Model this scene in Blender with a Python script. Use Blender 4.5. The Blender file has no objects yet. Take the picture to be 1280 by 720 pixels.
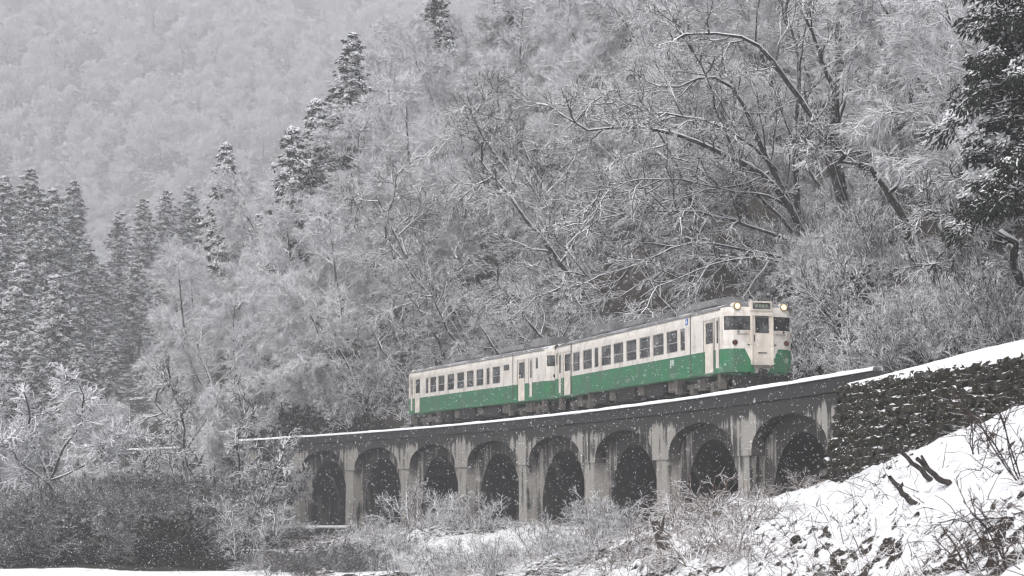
import bpy, bmesh, math, random
import numpy as np
from mathutils import Vector, Matrix
R = math.radians
scene = bpy.context.scene
COL = scene.collection
rng = np.random.default_rng(11)
random.seed(5)

# ------------------------------------------------------------------ camera, sky, sun, exposure
F = 2232.0; PITCH = 0.11213                      # focal length in pixels of a 1280 wide frame
cd = bpy.data.cameras.new('camera'); cam = bpy.data.objects.new('camera', cd); COL.objects.link(cam)
cd.sensor_width = 36.0; cd.lens = 36.0 * F / 1280.0
cd.clip_start = 0.3; cd.clip_end = 3000
cam.location = (0, 0, 0); cam.rotation_euler = (math.pi / 2 + PITCH, 0, 0)
cd.dof.use_dof = True; cd.dof.focus_distance = 80.0; cd.dof.aperture_fstop = 2.8
scene.camera = cam

SUN_EL, SUN_AZ = 52.0, 215.0                     # behind a thick overcast, from the open valley side
w = bpy.data.worlds.new('World'); scene.world = w; w.use_nodes = True
nt = w.node_tree; bg = nt.nodes['Background']
sky = nt.nodes.new('ShaderNodeTexSky'); sky.sky_type = 'NISHITA'; sky.sun_disc = False
sky.sun_elevation = R(SUN_EL); sky.sun_rotation = R(SUN_AZ); sky.dust_density = 4.0; sky.air_density = 1.0
hs = nt.nodes.new('ShaderNodeHueSaturation'); hs.inputs['Saturation'].default_value = 0.36
nt.links.new(sky.outputs[0], hs.inputs['Color']); nt.links.new(hs.outputs[0], bg.inputs['Color'])
bg.inputs['Strength'].default_value = 0.12
sd = bpy.data.lights.new('sun', 'SUN'); sun = bpy.data.objects.new('sun', sd); COL.objects.link(sun)
sd.energy = 0.8; sd.angle = R(40); sd.color = (1.0, 0.985, 0.965)
az = R(SUN_AZ)
sun.rotation_euler = Vector((-math.sin(az) * math.cos(R(SUN_EL)), -math.cos(az) * math.cos(R(SUN_EL)), -math.sin(R(SUN_EL)))).to_track_quat('-Z', 'Y').to_euler()
vs = scene.view_settings
vs.view_transform = 'Standard'; vs.look = 'None'; vs.gamma = 1.0; vs.use_curve_mapping = False; vs.exposure = 0.76
cy = scene.cycles
cy.max_bounces = 6; cy.diffuse_bounces = 3; cy.glossy_bounces = 2; cy.transmission_bounces = 2; cy.volume_bounces = 1
cy.transparent_max_bounces = 4; cy.caustics_reflective = False; cy.caustics_refractive = False
cy.use_denoising = True
cy.filter_width = 1.3; cy.use_adaptive_sampling = False

HAZE = 0.00086

# ------------------------------------------------------------------ materials
def new_mat(name):
    m = bpy.data.materials.new(name); m.use_nodes = True
    return m, m.node_tree, m.node_tree.nodes['Principled BSDF']
def N(nt, typ, **kw):
    n = nt.nodes.new(typ)
    for k, v in kw.items():
        if k.startswith('i_'): n.inputs[k[2:].replace('_', ' ')].default_value = v
        else: setattr(n, k, v)
    return n
def L(nt, a, b): nt.links.new(a, b)
def math_node(nt, op, a, b=None, c=None, clamp=False):
    n = nt.nodes.new('ShaderNodeMath'); n.operation = op; n.use_clamp = clamp
    for i, v in enumerate((a, b, c)):
        if v is None: continue
        if isinstance(v, (int, float)): n.inputs[i].default_value = v
        else: nt.links.new(v, n.inputs[i])
    return n.outputs[0]
def smooth(nt, v, lo, hi):
    n = nt.nodes.new('ShaderNodeMapRange'); n.interpolation_type = 'SMOOTHSTEP'
    n.inputs['From Min'].default_value = lo; n.inputs['From Max'].default_value = hi
    nt.links.new(v, n.inputs['Value']); return n.outputs[0]
def mix(nt, fac, a, b):
    n = nt.nodes.new('ShaderNodeMix'); n.data_type = 'RGBA'
    if isinstance(fac, (int, float)): n.inputs[0].default_value = fac
    else: nt.links.new(fac, n.inputs[0])
    for i, v in ((6, a), (7, b)):
        if isinstance(v, tuple): n.inputs[i].default_value = (*v, 1) if len(v) == 3 else v
        else: nt.links.new(v, n.inputs[i])
    return n.outputs[2]
def noise(nt, vec, scale, detail=3, rough=0.55):
    n = nt.nodes.new('ShaderNodeTexNoise'); n.inputs['Scale'].default_value = scale
    n.inputs['Detail'].default_value = detail; n.inputs['Roughness'].default_value = rough
    if vec is not None: nt.links.new(vec, n.inputs['Vector'])
    return n.outputs['Fac']
SNOW = (0.84, 0.845, 0.87)
def snow_mat(name, dark, dark2=None, lo=0.0, hi=0.35, nscale=3.0, namp=0.6, rough=0.85, cscale=1.5, bump=0.0):
    """Something dark with snow lying on whatever faces up."""
    m, nt, b = new_mat(name)
    g = N(nt, 'ShaderNodeNewGeometry'); s = N(nt, 'ShaderNodeSeparateXYZ'); L(nt, g.outputs['Normal'], s.inputs[0])
    nz = noise(nt, g.outputs['Position'], nscale)
    v = math_node(nt, 'MULTIPLY_ADD', nz, namp, s.outputs['Z'])
    v = math_node(nt, 'SUBTRACT', v, namp * 0.5)
    fac = smooth(nt, v, lo, hi)
    base = dark
    if dark2 is not None:
        base = mix(nt, smooth(nt, noise(nt, g.outputs['Position'], cscale), 0.35, 0.65), dark, dark2)
    L(nt, mix(nt, fac, base, SNOW), b.inputs['Base Color'])
    b.inputs['Roughness'].default_value = rough; b.inputs['Specular IOR Level'].default_value = 0.2
    if bump:
        bn = N(nt, 'ShaderNodeBump'); bn.inputs['Distance'].default_value = bump; bn.inputs['Strength'].default_value = 0.8
        L(nt, noise(nt, g.outputs['Position'], 9.0, 5, 0.65), bn.inputs['Height']); L(nt, bn.outputs[0], b.inputs['Normal'])
    return m
def plain(name, col, rough=0.6, metal=0.0, var=0.15, vscale=2.0, spec=0.3):
    m, nt, b = new_mat(name)
    tc = N(nt, 'ShaderNodeTexCoord')
    v = noise(nt, tc.outputs['Object'], vscale, 4)
    c2 = tuple(c * (1 - var * 2) for c in col)
    L(nt, mix(nt, smooth(nt, v, 0.3, 0.7), c2, col), b.inputs['Base Color'])
    b.inputs['Roughness'].default_value = rough; b.inputs['Metallic'].default_value = metal; b.inputs['Specular IOR Level'].default_value = spec
    return m
M = {}
M['twig'] = snow_mat('snowy_twigs', (0.030, 0.026, 0.024), (0.055, 0.047, 0.042), lo=-0.10, hi=0.30, nscale=1.6, namp=0.8)
M['frost'] = snow_mat('frosted_twigs', (0.045, 0.042, 0.041), (0.08, 0.073, 0.07), lo=-1.05, hi=-0.30, nscale=1.6, namp=0.9)
M['frosty'] = snow_mat('half_frosted_twigs', (0.032, 0.028, 0.026), (0.06, 0.052, 0.048), lo=-0.75, hi=-0.10, nscale=1.6, namp=0.9)
M['rime'] = snow_mat('rimed_twigs', (0.05, 0.047, 0.046), None, lo=-1.1, hi=-0.4, nscale=1.6, namp=0.9)
M['bark'] = snow_mat('dark_bark', (0.020, 0.017, 0.015), (0.045, 0.038, 0.033), lo=0.14, hi=0.42, nscale=2.5, namp=0.75, cscale=4.0)
M['shade_twig'] = snow_mat('twigs_in_the_shade', (0.03, 0.027, 0.025), (0.055, 0.048, 0.043), lo=0.50, hi=0.95, nscale=0.9, namp=1.1)  # snow held back to put the lower-left shade into the twig colour
M['limb'] = snow_mat('snow_lined_limbs', (0.018, 0.015, 0.014), (0.04, 0.034, 0.03), lo=0.02, hi=0.30, nscale=2.5, namp=0.5, cscale=4.0)
M['dark_twig'] = snow_mat('bare_dark_twigs', (0.022, 0.018, 0.017), (0.06, 0.04, 0.036), lo=0.72, hi=0.98, nscale=3, namp=0.6)
M['cedar'] = snow_mat('cedar_foliage', (0.013, 0.018, 0.013), (0.028, 0.034, 0.024), lo=0.40, hi=0.72, nscale=1.2, namp=1.0)
def make_cedar():
    m, nt, b = new_mat('cedar_foliage')
    g = N(nt, 'ShaderNodeNewGeometry'); s = N(nt, 'ShaderNodeSeparateXYZ'); L(nt, g.outputs['Normal'], s.inputs[0]); a = N(nt, 'ShaderNodeAttribute', attribute_name='load')
    v = math_node(nt, 'MULTIPLY_ADD', s.outputs['Z'], 0.55, a.outputs['Fac'])
    v = math_node(nt, 'ADD', v, math_node(nt, 'MULTIPLY', math_node(nt, 'SUBTRACT', noise(nt, g.outputs['Position'], 0.5), 0.5), 1.4))
    base = mix(nt, smooth(nt, noise(nt, g.outputs['Position'], 1.5), 0.35, 0.65), (0.013, 0.018, 0.013), (0.028, 0.034, 0.024))
    L(nt, mix(nt, smooth(nt, v, 0.10, 0.36), base, SNOW), b.inputs['Base Color']); b.inputs['Roughness'].default_value = .85; b.inputs['Specular IOR Level'].default_value = .2
    return m
M['cedar'] = make_cedar()
M['thicket'] = snow_mat('dark_thicket', (0.014, 0.016, 0.012), (0.03, 0.029, 0.022), lo=0.95, hi=1.25, nscale=0.7, namp=1.1)
M['brush'] = snow_mat('dry_brush', (0.07, 0.05, 0.035), (0.16, 0.115, 0.08), lo=0.1, hi=0.6, nscale=2.0, namp=0.9)
M['stone'] = snow_mat('mossy_stone', (0.013, 0.0125, 0.010), (0.042, 0.039, 0.030), lo=0.80, hi=0.95, nscale=5.0, namp=1.1, cscale=6, bump=0.02)
M['moss'] = snow_mat('wall_ferns', (0.016, 0.018, 0.008), (0.045, 0.038, 0.018), lo=0.85, hi=1.1, nscale=2.5, namp=1.2)
M['rail'] = plain('rusty_rail', (0.09, 0.06, 0.045), 0.6, 0.6)
M['log'] = snow_mat('dead_wood', (0.035, 0.03, 0.027), (0.075, 0.063, 0.055), lo=0.62, hi=0.9, nscale=5, namp=0.5, cscale=8)

def make_snow():
    m, nt, b = new_mat('snow')
    g = N(nt, 'ShaderNodeNewGeometry')
    v = noise(nt, g.outputs['Position'], 0.8, 5)
    L(nt, mix(nt, v, (0.80, 0.805, 0.83), (0.87, 0.875, 0.89)), b.inputs['Base Color'])
    b.inputs['Roughness'].default_value = 0.8; b.inputs['Specular IOR Level'].default_value = 0.15
    bn = N(nt, 'ShaderNodeBump'); bn.inputs['Distance'].default_value = 0.05; bn.inputs['Strength'].default_value = 0.5
    L(nt, noise(nt, g.outputs['Position'], 6.0, 6, 0.6), bn.inputs['Height']); L(nt, bn.outputs[0], b.inputs['Normal'])
    return m
M['snow'] = make_snow()
def make_ground():
    m, nt, b = new_mat('forest_floor_with_snow')
    g = N(nt, 'ShaderNodeNewGeometry'); a = N(nt, 'ShaderNodeAttribute', attribute_name='snow')
    v1 = noise(nt, g.outputs['Position'], 0.35, 6, 0.7); v2 = noise(nt, g.outputs['Position'], 2.2, 5, 0.7)
    v = math_node(nt, 'ADD', math_node(nt, 'MULTIPLY', v1, 0.5), math_node(nt, 'MULTIPLY', v2, 0.5))
    fac = smooth(nt, math_node(nt, 'ADD', v, math_node(nt, 'SUBTRACT', a.outputs['Fac'], 0.5)), 0.46, 0.56)
    dirt = mix(nt, v2, (0.018, 0.016, 0.013), (0.05, 0.043, 0.034))
    L(nt, mix(nt, fac, dirt, SNOW), b.inputs['Base Color'])
    b.inputs['Roughness'].default_value = 0.9; b.inputs['Specular IOR Level'].default_value = 0.1
    return m
M['ground'] = make_ground()
def make_bank():
    m, nt, b = new_mat('snow_over_brush')
    g = N(nt, 'ShaderNodeNewGeometry'); s = N(nt, 'ShaderNodeSeparateXYZ'); L(nt, g.outputs['Normal'], s.inputs[0])
    v1 = noise(nt, g.outputs['Position'], 0.45, 4, 0.6); v2 = noise(nt, g.outputs['Position'], 4.0, 5, 0.7)
    a = N(nt, 'ShaderNodeAttribute', attribute_name='bare')
    v = math_node(nt, 'MULTIPLY_ADD', v2, 1.1, s.outputs['Z'])
    v = math_node(nt, 'SUBTRACT', v, math_node(nt, 'MULTIPLY', a.outputs['Fac'], 0.5))
    fac = smooth(nt, v, 0.86, 0.98)
    dirt = mix(nt, smooth(nt, v1, 0.4, 0.6), (0.012, 0.010, 0.009), (0.04, 0.031, 0.024))
    L(nt, mix(nt, fac, dirt, (0.71, 0.715, 0.735)), b.inputs['Base Color'])
    b.inputs['Roughness'].default_value = 0.85; b.inputs['Specular IOR Level'].default_value = 0.15
    return m
M['bank'] = make_bank()
def make_concrete(name, pale, pale2, dark, amount):
    """Weathered concrete: pale lime-washed patches, black vertical drip streaks. UV = metres along and up."""
    m, nt, b = new_mat(name)
    uv = N(nt, 'ShaderNodeUVMap', uv_map='UVMap'); s = N(nt, 'ShaderNodeSeparateXYZ'); L(nt, uv.outputs[0], s.inputs[0])
    def st(sx, sz, sc, det=4):
        mp = N(nt, 'ShaderNodeMapping'); mp.inputs['Scale'].default_value = (sx, sz, 1); L(nt, uv.outputs[0], mp.inputs['Vector'])
        return noise(nt, mp.outputs[0], sc, det, 0.6)
    streak = st(2.6, 0.16, 1.0); fine = st(7.0, 0.35, 1.0); blotch = st(0.5, 0.45, 1.0); grain = st(1, 1, 9.0, 5)
    top = smooth(nt, s.outputs['Y'], 2.2, 3.0)          # water comes down from the deck
    v = math_node(nt, 'MULTIPLY', streak, 1.0)
    v = math_node(nt, 'ADD', v, math_node(nt, 'MULTIPLY', fine, 0.35))
    v = math_node(nt, 'ADD', v, math_node(nt, 'MULTIPLY', blotch, 0.85))
    v = math_node(nt, 'ADD', v, math_node(nt, 'MULTIPLY', top, 0.36))
    ph = math_node(nt, 'COSINE', math_node(nt, 'MULTIPLY', math_node(nt, 'ADD', s.outputs['X'], 12.5), 2 * math.pi / 8.82))
    v = math_node(nt, 'SUBTRACT', v, math_node(nt, 'MULTIPLY', ph, 0.13))
    fac = smooth(nt, v, 1.16 - amount, 1.31 - amount)
    light = mix(nt, grain, pale, pale2)
    L(nt, mix(nt, fac, light, dark), b.inputs['Base Color'])
    b.inputs['Roughness'].default_value = 0.85; b.inputs['Specular IOR Level'].default_value = 0.25
    bn = N(nt, 'ShaderNodeBump'); bn.inputs['Distance'].default_value = 0.02; bn.inputs['Strength'].default_value = 0.6
    L(nt, grain, bn.inputs['Height']); L(nt, bn.outputs[0], b.inputs['Normal'])
    return m
M['concrete'] = make_concrete('weathered_concrete', (0.25, 0.238, 0.218), (0.37, 0.352, 0.322), (0.036, 0.036, 0.035), 0.17)
M['concrete_inner'] = make_concrete('darker_inner_concrete', (0.19, 0.18, 0.163), (0.29, 0.27, 0.245), (0.04, 0.038, 0.036), 0.18)  # darker tone for the recessed inner arch walls
M['concrete_shade'] = make_concrete('shade_painted_mossy_concrete', (0.06, 0.057, 0.05), (0.08, 0.075, 0.07), (0.018, 0.018, 0.016), 0.2)  # moss tone plus the arch's shade painted into soffits and leg sides
M['parapet'] = make_concrete('blackened_concrete', (0.09, 0.085, 0.08), (0.13, 0.12, 0.115), (0.035, 0.034, 0.034), 0.16)

def make_livery():
    m, nt, b = new_mat('cream_and_green_paint')
    tc = N(nt, 'ShaderNodeTexCoord'); s = N(nt, 'ShaderNodeSeparateXYZ'); L(nt, tc.outputs['Object'], s.inputs[0])
    X, Y, Z = s.outputs
    low = math_node(nt, 'LESS_THAN', Z, 1.83)
    ay = math_node(nt, 'ABSOLUTE', Y); ax = math_node(nt, 'ABSOLUTE', X)
    lim = math_node(nt, 'MULTIPLY_ADD', math_node(nt, 'SUBTRACT', Z, 1.2), 0.50, 0.38)
    mid = math_node(nt, 'MULTIPLY', math_node(nt, 'LESS_THAN', ay, lim), math_node(nt, 'GREATER_THAN', ax, 10.15))
    green = math_node(nt, 'MULTIPLY', low, math_node(nt, 'SUBTRACT', 1.0, mid))
    grime = noise(nt, tc.outputs['Object'], 1.3, 6, 0.65)
    mp = N(nt, 'ShaderNodeMapping'); mp.inputs['Scale'].default_value = (3.5, 3.5, 0.35); L(nt, tc.outputs['Object'], mp.inputs['Vector'])
    drip = noise(nt, mp.outputs[0], 1.0, 5, 0.6)
    cream = mix(nt, smooth(nt, drip, 0.50, 0.75), (0.70, 0.66, 0.61), (0.46, 0.41, 0.36))
    cream = mix(nt, math_node(nt, 'MULTIPLY', smooth(nt, grime, 0.48, 0.70), 0.6), cream, (0.34, 0.28, 0.23))
    grn = mix(nt, smooth(nt, grime, 0.35, 0.7), (0.018, 0.175, 0.070), (0.06, 0.125, 0.08))
    dust = math_node(nt, 'MULTIPLY', smooth(nt, drip, 0.52, 0.78), 0.45)
    grn = mix(nt, dust, grn, (0.13, 0.17, 0.13))
    L(nt, mix(nt, green, cream, grn), b.inputs['Base Color'])
    b.inputs['Roughness'].default_value = 0.42; b.inputs['Specular IOR Level'].default_value = 0.4
    return m
M['livery'] = make_livery()
M['cream'] = plain('cream_paint', (0.74, 0.68, 0.60), 0.45, var=0.12, vscale=3)
M['roof'] = snow_mat('grey_roof', (0.13, 0.13, 0.135), (0.2, 0.2, 0.205), lo=0.85, hi=1.15, nscale=1.1, namp=1.1, rough=0.7)
M['roofbox'] = snow_mat('grey_roof_equipment', (0.16, 0.16, 0.165), (0.24, 0.24, 0.24), lo=0.2, hi=0.8, nscale=1.5, namp=0.9)
M['under'] = plain('black_underframe', (0.03, 0.029, 0.028), 0.8, var=0.2, vscale=4)
M['undergrey'] = plain('dusty_brown_grey_steel', (0.15, 0.135, 0.12), 0.8, var=0.2, vscale=4)
M['rubber'] = plain('black_rubber', (0.02, 0.02, 0.02), 0.7)
M['frame'] = plain('dull_metal_frame', (0.42, 0.41, 0.39), 0.4, 0.5)
M['white'] = plain('white_print', (0.8, 0.8, 0.8), 0.5, var=0.02)
M['blue'] = plain('blue_print', (0.05, 0.13, 0.42), 0.5, var=0.02)
M['print'] = plain('pale_green_print', (0.22, 0.27, 0.2), 0.6, var=0.1)
def make_glass():
    m, nt, b = new_mat('dark_window_glass')
    tc = N(nt, 'ShaderNodeTexCoord')
    v = noise(nt, tc.outputs['Object'], 1.6, 3)
    L(nt, mix(nt, smooth(nt, v, 0.42, 0.68), (0.015, 0.017, 0.019), (0.12, 0.122, 0.125)), b.inputs['Base Color'])  # pale patches are reflections painted into the pane colour
    b.inputs['Roughness'].default_value = 0.12; b.inputs['IOR'].default_value = 1.5
    return m
M['glass'] = make_glass()
def make_lamp(name, ec, st):
    m, nt, b = new_mat(name)
    b.inputs['Base Color'].default_value = (1, .8, .5, 1)
    b.inputs['Emission Color'].default_value = (*ec, 1); b.inputs['Emission Strength'].default_value = st
    return m
M['lamp'] = make_lamp('lit_headlight_bulb', (1.0, .80, .50), 3.0); M['glow'] = make_lamp('lit_headlight_reflector', (1.0, .42, .10), 0.55)
M['red'] = plain('red_lens', (0.12, 0.02, 0.015), 0.3)

# ------------------------------------------------------------------ object helpers
def finish(o, parent=None, label=None, cat=None, group=None, kind=None):
    if o.name not in COL.objects: COL.objects.link(o)
    if parent is not None: o.parent = parent
    if label: o['label'] = label
    if cat: o['category'] = cat
    if group: o['group'] = group
    if kind: o['kind'] = kind
    return o
def mesh_np(name, V, Fq, mat, smooth_=False):
    """V (n,3), Fq (m,k) with constant k."""
    me = bpy.data.meshes.new(name); V = np.asarray(V, np.float32); Fq = np.asarray(Fq, np.int32)
    k = Fq.shape[1]
    me.vertices.add(len(V)); me.vertices.foreach_set('co', V.ravel())
    me.loops.add(Fq.size); me.loops.foreach_set('vertex_index', Fq.ravel())
    me.polygons.add(len(Fq)); me.polygons.foreach_set('loop_start', np.arange(0, Fq.size, k, dtype=np.int32))
    if smooth_: me.polygons.foreach_set('use_smooth', np.ones(len(Fq), bool))
    me.update(calc_edges=True)
    if mat: me.materials.append(mat)
    return me
def obj(name, me, parent=None, **kw):
    return finish(bpy.data.objects.new(name, me), parent, **kw)
class MB:
    """Collects polygons for one mesh."""
    def __init__(s): s.v = []; s.f = []; s.uv = []
    def face(s, pts, uvs=None):
        i = len(s.v); s.v += [tuple(p) for p in pts]; s.f.append(tuple(range(i, i + len(pts))))
        s.uv += list(uvs) if uvs else [(0, 0)] * len(pts)
    def box(s, x0, x1, y0, y1, z0, z1, m=None):
        c = [(x0, y0, z0), (x1, y0, z0), (x1, y1, z0), (x0, y1, z0), (x0, y0, z1), (x1, y0, z1), (x1, y1, z1), (x0, y1, z1)]
        if m: c = [tuple(m @ Vector(p)) for p in c]
        for q in ((0, 3, 2, 1), (4, 5, 6, 7), (0, 1, 5, 4), (1, 2, 6, 5), (2, 3, 7, 6), (3, 0, 4, 7)): s.face([c[i] for i in q])
    def cyl(s, a, b, r, n=12, r2=None):
        a = Vector(a); b = Vector(b); d = (b - a).normalized(); r2 = r if r2 is None else r2
        u = d.orthogonal().normalized(); v = d.cross(u)
        A = [a + (u * math.cos(t) + v * math.sin(t)) * r for t in [2 * math.pi * i / n for i in range(n)]]
        B = [b + (u * math.cos(t) + v * math.sin(t)) * r2 for t in [2 * math.pi * i / n for i in range(n)]]
        for i in range(n): j = (i + 1) % n; s.face([A[i], A[j], B[j], B[i]])
        s.face(A[::-1]); s.face(B)
    def mesh(s, name, mat, bevel=0, weld=True, smooth_=False):
        me = bpy.data.meshes.new(name); me.from_pydata(s.v, [], s.f)
        ul = me.uv_layers.new(name='UVMap'); ul.data.foreach_set('uv', np.array(s.uv, np.float32).ravel())
        if weld or bevel:
            bm = bmesh.new(); bm.from_mesh(me); bmesh.ops.remove_doubles(bm, verts=bm.verts, dist=1e-4)
            bmesh.ops.recalc_face_normals(bm, faces=bm.faces)
            if bevel: bmesh.ops.bevel(bm, geom=[e for e in bm.edges if e.is_manifold and e.calc_face_angle(0) > 0.5], offset=bevel, segments=2, affect='EDGES', clamp_overlap=True)
            bm.to_mesh(me); bm.free()
        if smooth_: me.polygons.foreach_set('use_smooth', np.ones(len(me.polygons), bool))
        me.materials.append(mat); return me
    def build(s, name, mat, parent=None, bevel=0, smooth_=False, **kw): return obj(name, s.mesh(name, mat, bevel, True, smooth_), parent, **kw)
def empty(name, loc=(0, 0, 0), rz=0.0, **kw):
    o = bpy.data.objects.new(name, None); o.location = loc; o.rotation_euler = (0, 0, rz); o.empty_display_size = 0.3
    return finish(o, **kw)
def copy_tree(o, parent=None):
    c = o.copy(); COL.objects.link(c); c.parent = parent
    for ch in o.children: copy_tree(ch, c)
    return c
def at(px, py, d):
    """World point seen at photo pixel (px, py) at depth d along the view axis."""
    c, s = math.cos(PITCH), math.sin(PITCH); a = (px - 640) / F * d; b = (360 - py) / F * d
    return np.array([a, d * c - b * s, d * s + b * c])
def pix(P):
    P = np.atleast_2d(P); c, s = math.cos(PITCH), math.sin(PITCH)
    d = P[:, 1] * c + P[:, 2] * s; v = -P[:, 1] * s + P[:, 2] * c
    return 640 + F * P[:, 0] / d, 360 - F * v / d, d
# value noise in numpy
_perm = np.random.default_rng(3).random((256, 256)).astype(np.float32)
def vnoise(x, y):
    xi = np.floor(x).astype(int); yi = np.floor(y).astype(int); fx = x - xi; fy = y - yi
    fx = fx * fx * (3 - 2 * fx); fy = fy * fy * (3 - 2 * fy)
    g = lambda i, j: _perm[i & 255, j & 255]
    return (g(xi, yi) * (1 - fx) + g(xi + 1, yi) * fx) * (1 - fy) + (g(xi, yi + 1) * (1 - fx) + g(xi + 1, yi + 1) * fx) * fy
def fbm(x, y, sc, oct=4, gain=0.5):
    t = 0; a = 1; tot = 0
    for i in range(oct): t = t + a * vnoise(x * sc + 17.3 * i, y * sc + 9.1 * i); tot += a; a *= gain; sc *= 2.03
    return t / tot
def sstep(a, b, x): t = np.clip((x - a) / (b - a), 0, 1); return t * t * (3 - 2 * t)

# ------------------------------------------------------------------ the line of the track: an arc
TX, TY, TH, TK, ZR = 9.45422, 67.58556, 0.252, 0.00473, 3.48
CX, CY = TX - math.cos(TH) / TK, TY - math.sin(TH) / TK
RAD = 1 / TK
def trk(s, u=0.0):
    """Point at s metres along the track (0 = nose of the train, growing away), u metres to the uphill side."""
    h = TH + TK * np.asarray(s, float)
    return CX + (RAD + u) * np.cos(h), CY + (RAD + u) * np.sin(h)
def su(x, y):
    dx, dy = np.asarray(x) - CX, np.asarray(y) - CY
    return (np.arctan2(dy, dx) - TH) / TK, np.hypot(dx, dy) - RAD
def P3(s, u, z): x, y = trk(s, u); return (float(x), float(y), float(z))

# ------------------------------------------------------------------ ground: valley, near hillside and far hillside as one sheet
def height(x, y):
    s, u = su(x, y)
    valley = -4.75 + 0.75 * sstep(70, 84, y) + 0.5 * sstep(84, 110, y) + 0.5 * fbm(x, y, 0.15) + 1.2 * sstep(-14, -5, u) * sstep(-10, 20, s)*0.6
    rise = np.maximum(u - 3.4, 0)
    hill = 3.1 + 0.78 * rise + 0.0035 * rise ** 2 + 3.0 * (fbm(s, u, 0.05) - 0.5) * sstep(4, 20, u) + 0.9 * (fbm(s, u, 0.3) - 0.5) * sstep(3, 8, u)
    hill = np.minimum(hill, 88)
    end = sstep(128, 96, s)
    hill = -4 + (hill + 4) * end
    near = np.where(u < 2.6, -5.0, -5 + (hill + 5) * sstep(2.6, 3.6, u))
    far = 0.70 * (y - 800 - 0.22 * x) + 60 * (fbm(x, y, 0.0045, 3) - 0.5) + 2.0 * (fbm(x, y, 0.12) - 0.5)
    far = np.minimum(far, 400)
    valley = valley + 26 * sstep(165, 310, y) * sstep(-30, -50, x)
    return np.maximum(np.maximum(valley, near), far)
def snowiness(x, y, z):
    s, u = su(x, y)
    a = np.full(np.shape(x), 0.62)
    onhill = (u > 2.6)
    a = np.where(onhill, 0.34 + 0.10 * sstep(-2, -16, s) + 0.10 * sstep(15, 40, u), a)
    a = np.where(y > 400, 0.46, a)
    a = np.where((u < 2.6) & (y > 84) & (y < 400), 0.36, a)  # snow thinned so the valley's tree shade sits in the ground colour
    return a
def axis(*spans):
    out = []
    for a, b, st in spans: out += list(np.arange(a, b, st))
    return np.array(out + [spans[-1][1]])
gx = axis((-640, -70, 8), (-70, 45, 1.0), (45, 420, 9)); gy = axis((-30, 44, 3), (44, 165, 0.9), (165, 330, 3), (330, 780, 10), (780, 1380, 7), (1380, 1560, 12))
GX, GY = np.meshgrid(gx, gy); GZ = height(GX, GY)
ny, nx = GX.shape
idx = np.arange(nx * ny).reshape(ny, nx)
quads = np.stack([idx[:-1, :-1], idx[:-1, 1:], idx[1:, 1:], idx[1:, :-1]], -1).reshape(-1, 4)
gm = mesh_np('ground', np.stack([GX, GY, GZ], -1).reshape(-1, 3), quads, M['ground'], True)
at_ = gm.attributes.new('snow', 'FLOAT', 'POINT'); at_.data.foreach_set('value', snowiness(GX, GY, GZ).astype(np.float32).ravel())
obj('ground', gm, kind='structure')
def ray_ground(px, py, d0=45.0, d1=400.0):
    for d in np.arange(d0, d1, 0.4):
        p = at(px, py, d)
        if p[2] < height(p[0], p[1]): return p
    return at(px, py, d1)

# ------------------------------------------------------------------ foreground bank
def rbf(ctrl):
    C = np.array(ctrl); xy = C[:, :2]; n = len(C)
    def phi(r): return np.where(r > 1e-9, r * r * np.log(r + 1e-9), 0)
    A = np.zeros((n + 3, n + 3)); A[:n, :n] = phi(np.linalg.norm(xy[:, None] - xy[None], axis=2)) + np.eye(n) * 0.3
    A[:n, n] = 1; A[:n, n + 1:] = xy; A[n, :n] = 1; A[n + 1:, :n] = xy.T
    wv = np.linalg.solve(A, np.concatenate([C[:, 2], np.zeros(3)]))
    def f(x, y):
        q = np.stack([x, y], -1); r = np.linalg.norm(q[..., None, :] - xy, axis=-1)
        return phi(r) @ wv[:n] + wv[n] + q[..., 0] * wv[n + 1] + q[..., 1] * wv[n + 2]
    return f
def wall_depth(px, py):
    for d in np.arange(20, 70, .1):
        p = at(px, py, d); s_, u_ = su(p[0], p[1])
        if -u_ < 2.62 + (3.08 - p[2]) * 0.22 + .4: return d
    return 60
ridge = [(560, 745, 50), (660, 738, 50), (740, 722, 50), (830, 668, 52), (920, 636, 53), (1060, 594, 52.5)] + [(px, py, wall_depth(px, py) - .8) for px, py in ((1105, 578), (1150, 560), (1215, 534), (1280, 508), (1350, 480), (1420, 452), (1560, 400))]
foot = [(500, 880, 40), (700, 850, 34), (900, 820, 29), (1100, 810, 24), (1280, 800, 20), (1460, 790, 16), (1700, 780, 13)]
RPX, RPY, RD = (np.array([p[k] for p in ridge], float) for k in range(3)); FPX, FPY, FD = (np.array([p[k] for p in foot], float) for k in range(3))
def at_np(px, py, d):
    c, s_ = math.cos(PITCH), math.sin(PITCH); a = (px - 640) / F * d; b = (360 - py) / F * d
    return np.stack([a, d * c - b * s_, d * s_ + b * c], -1)
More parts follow.
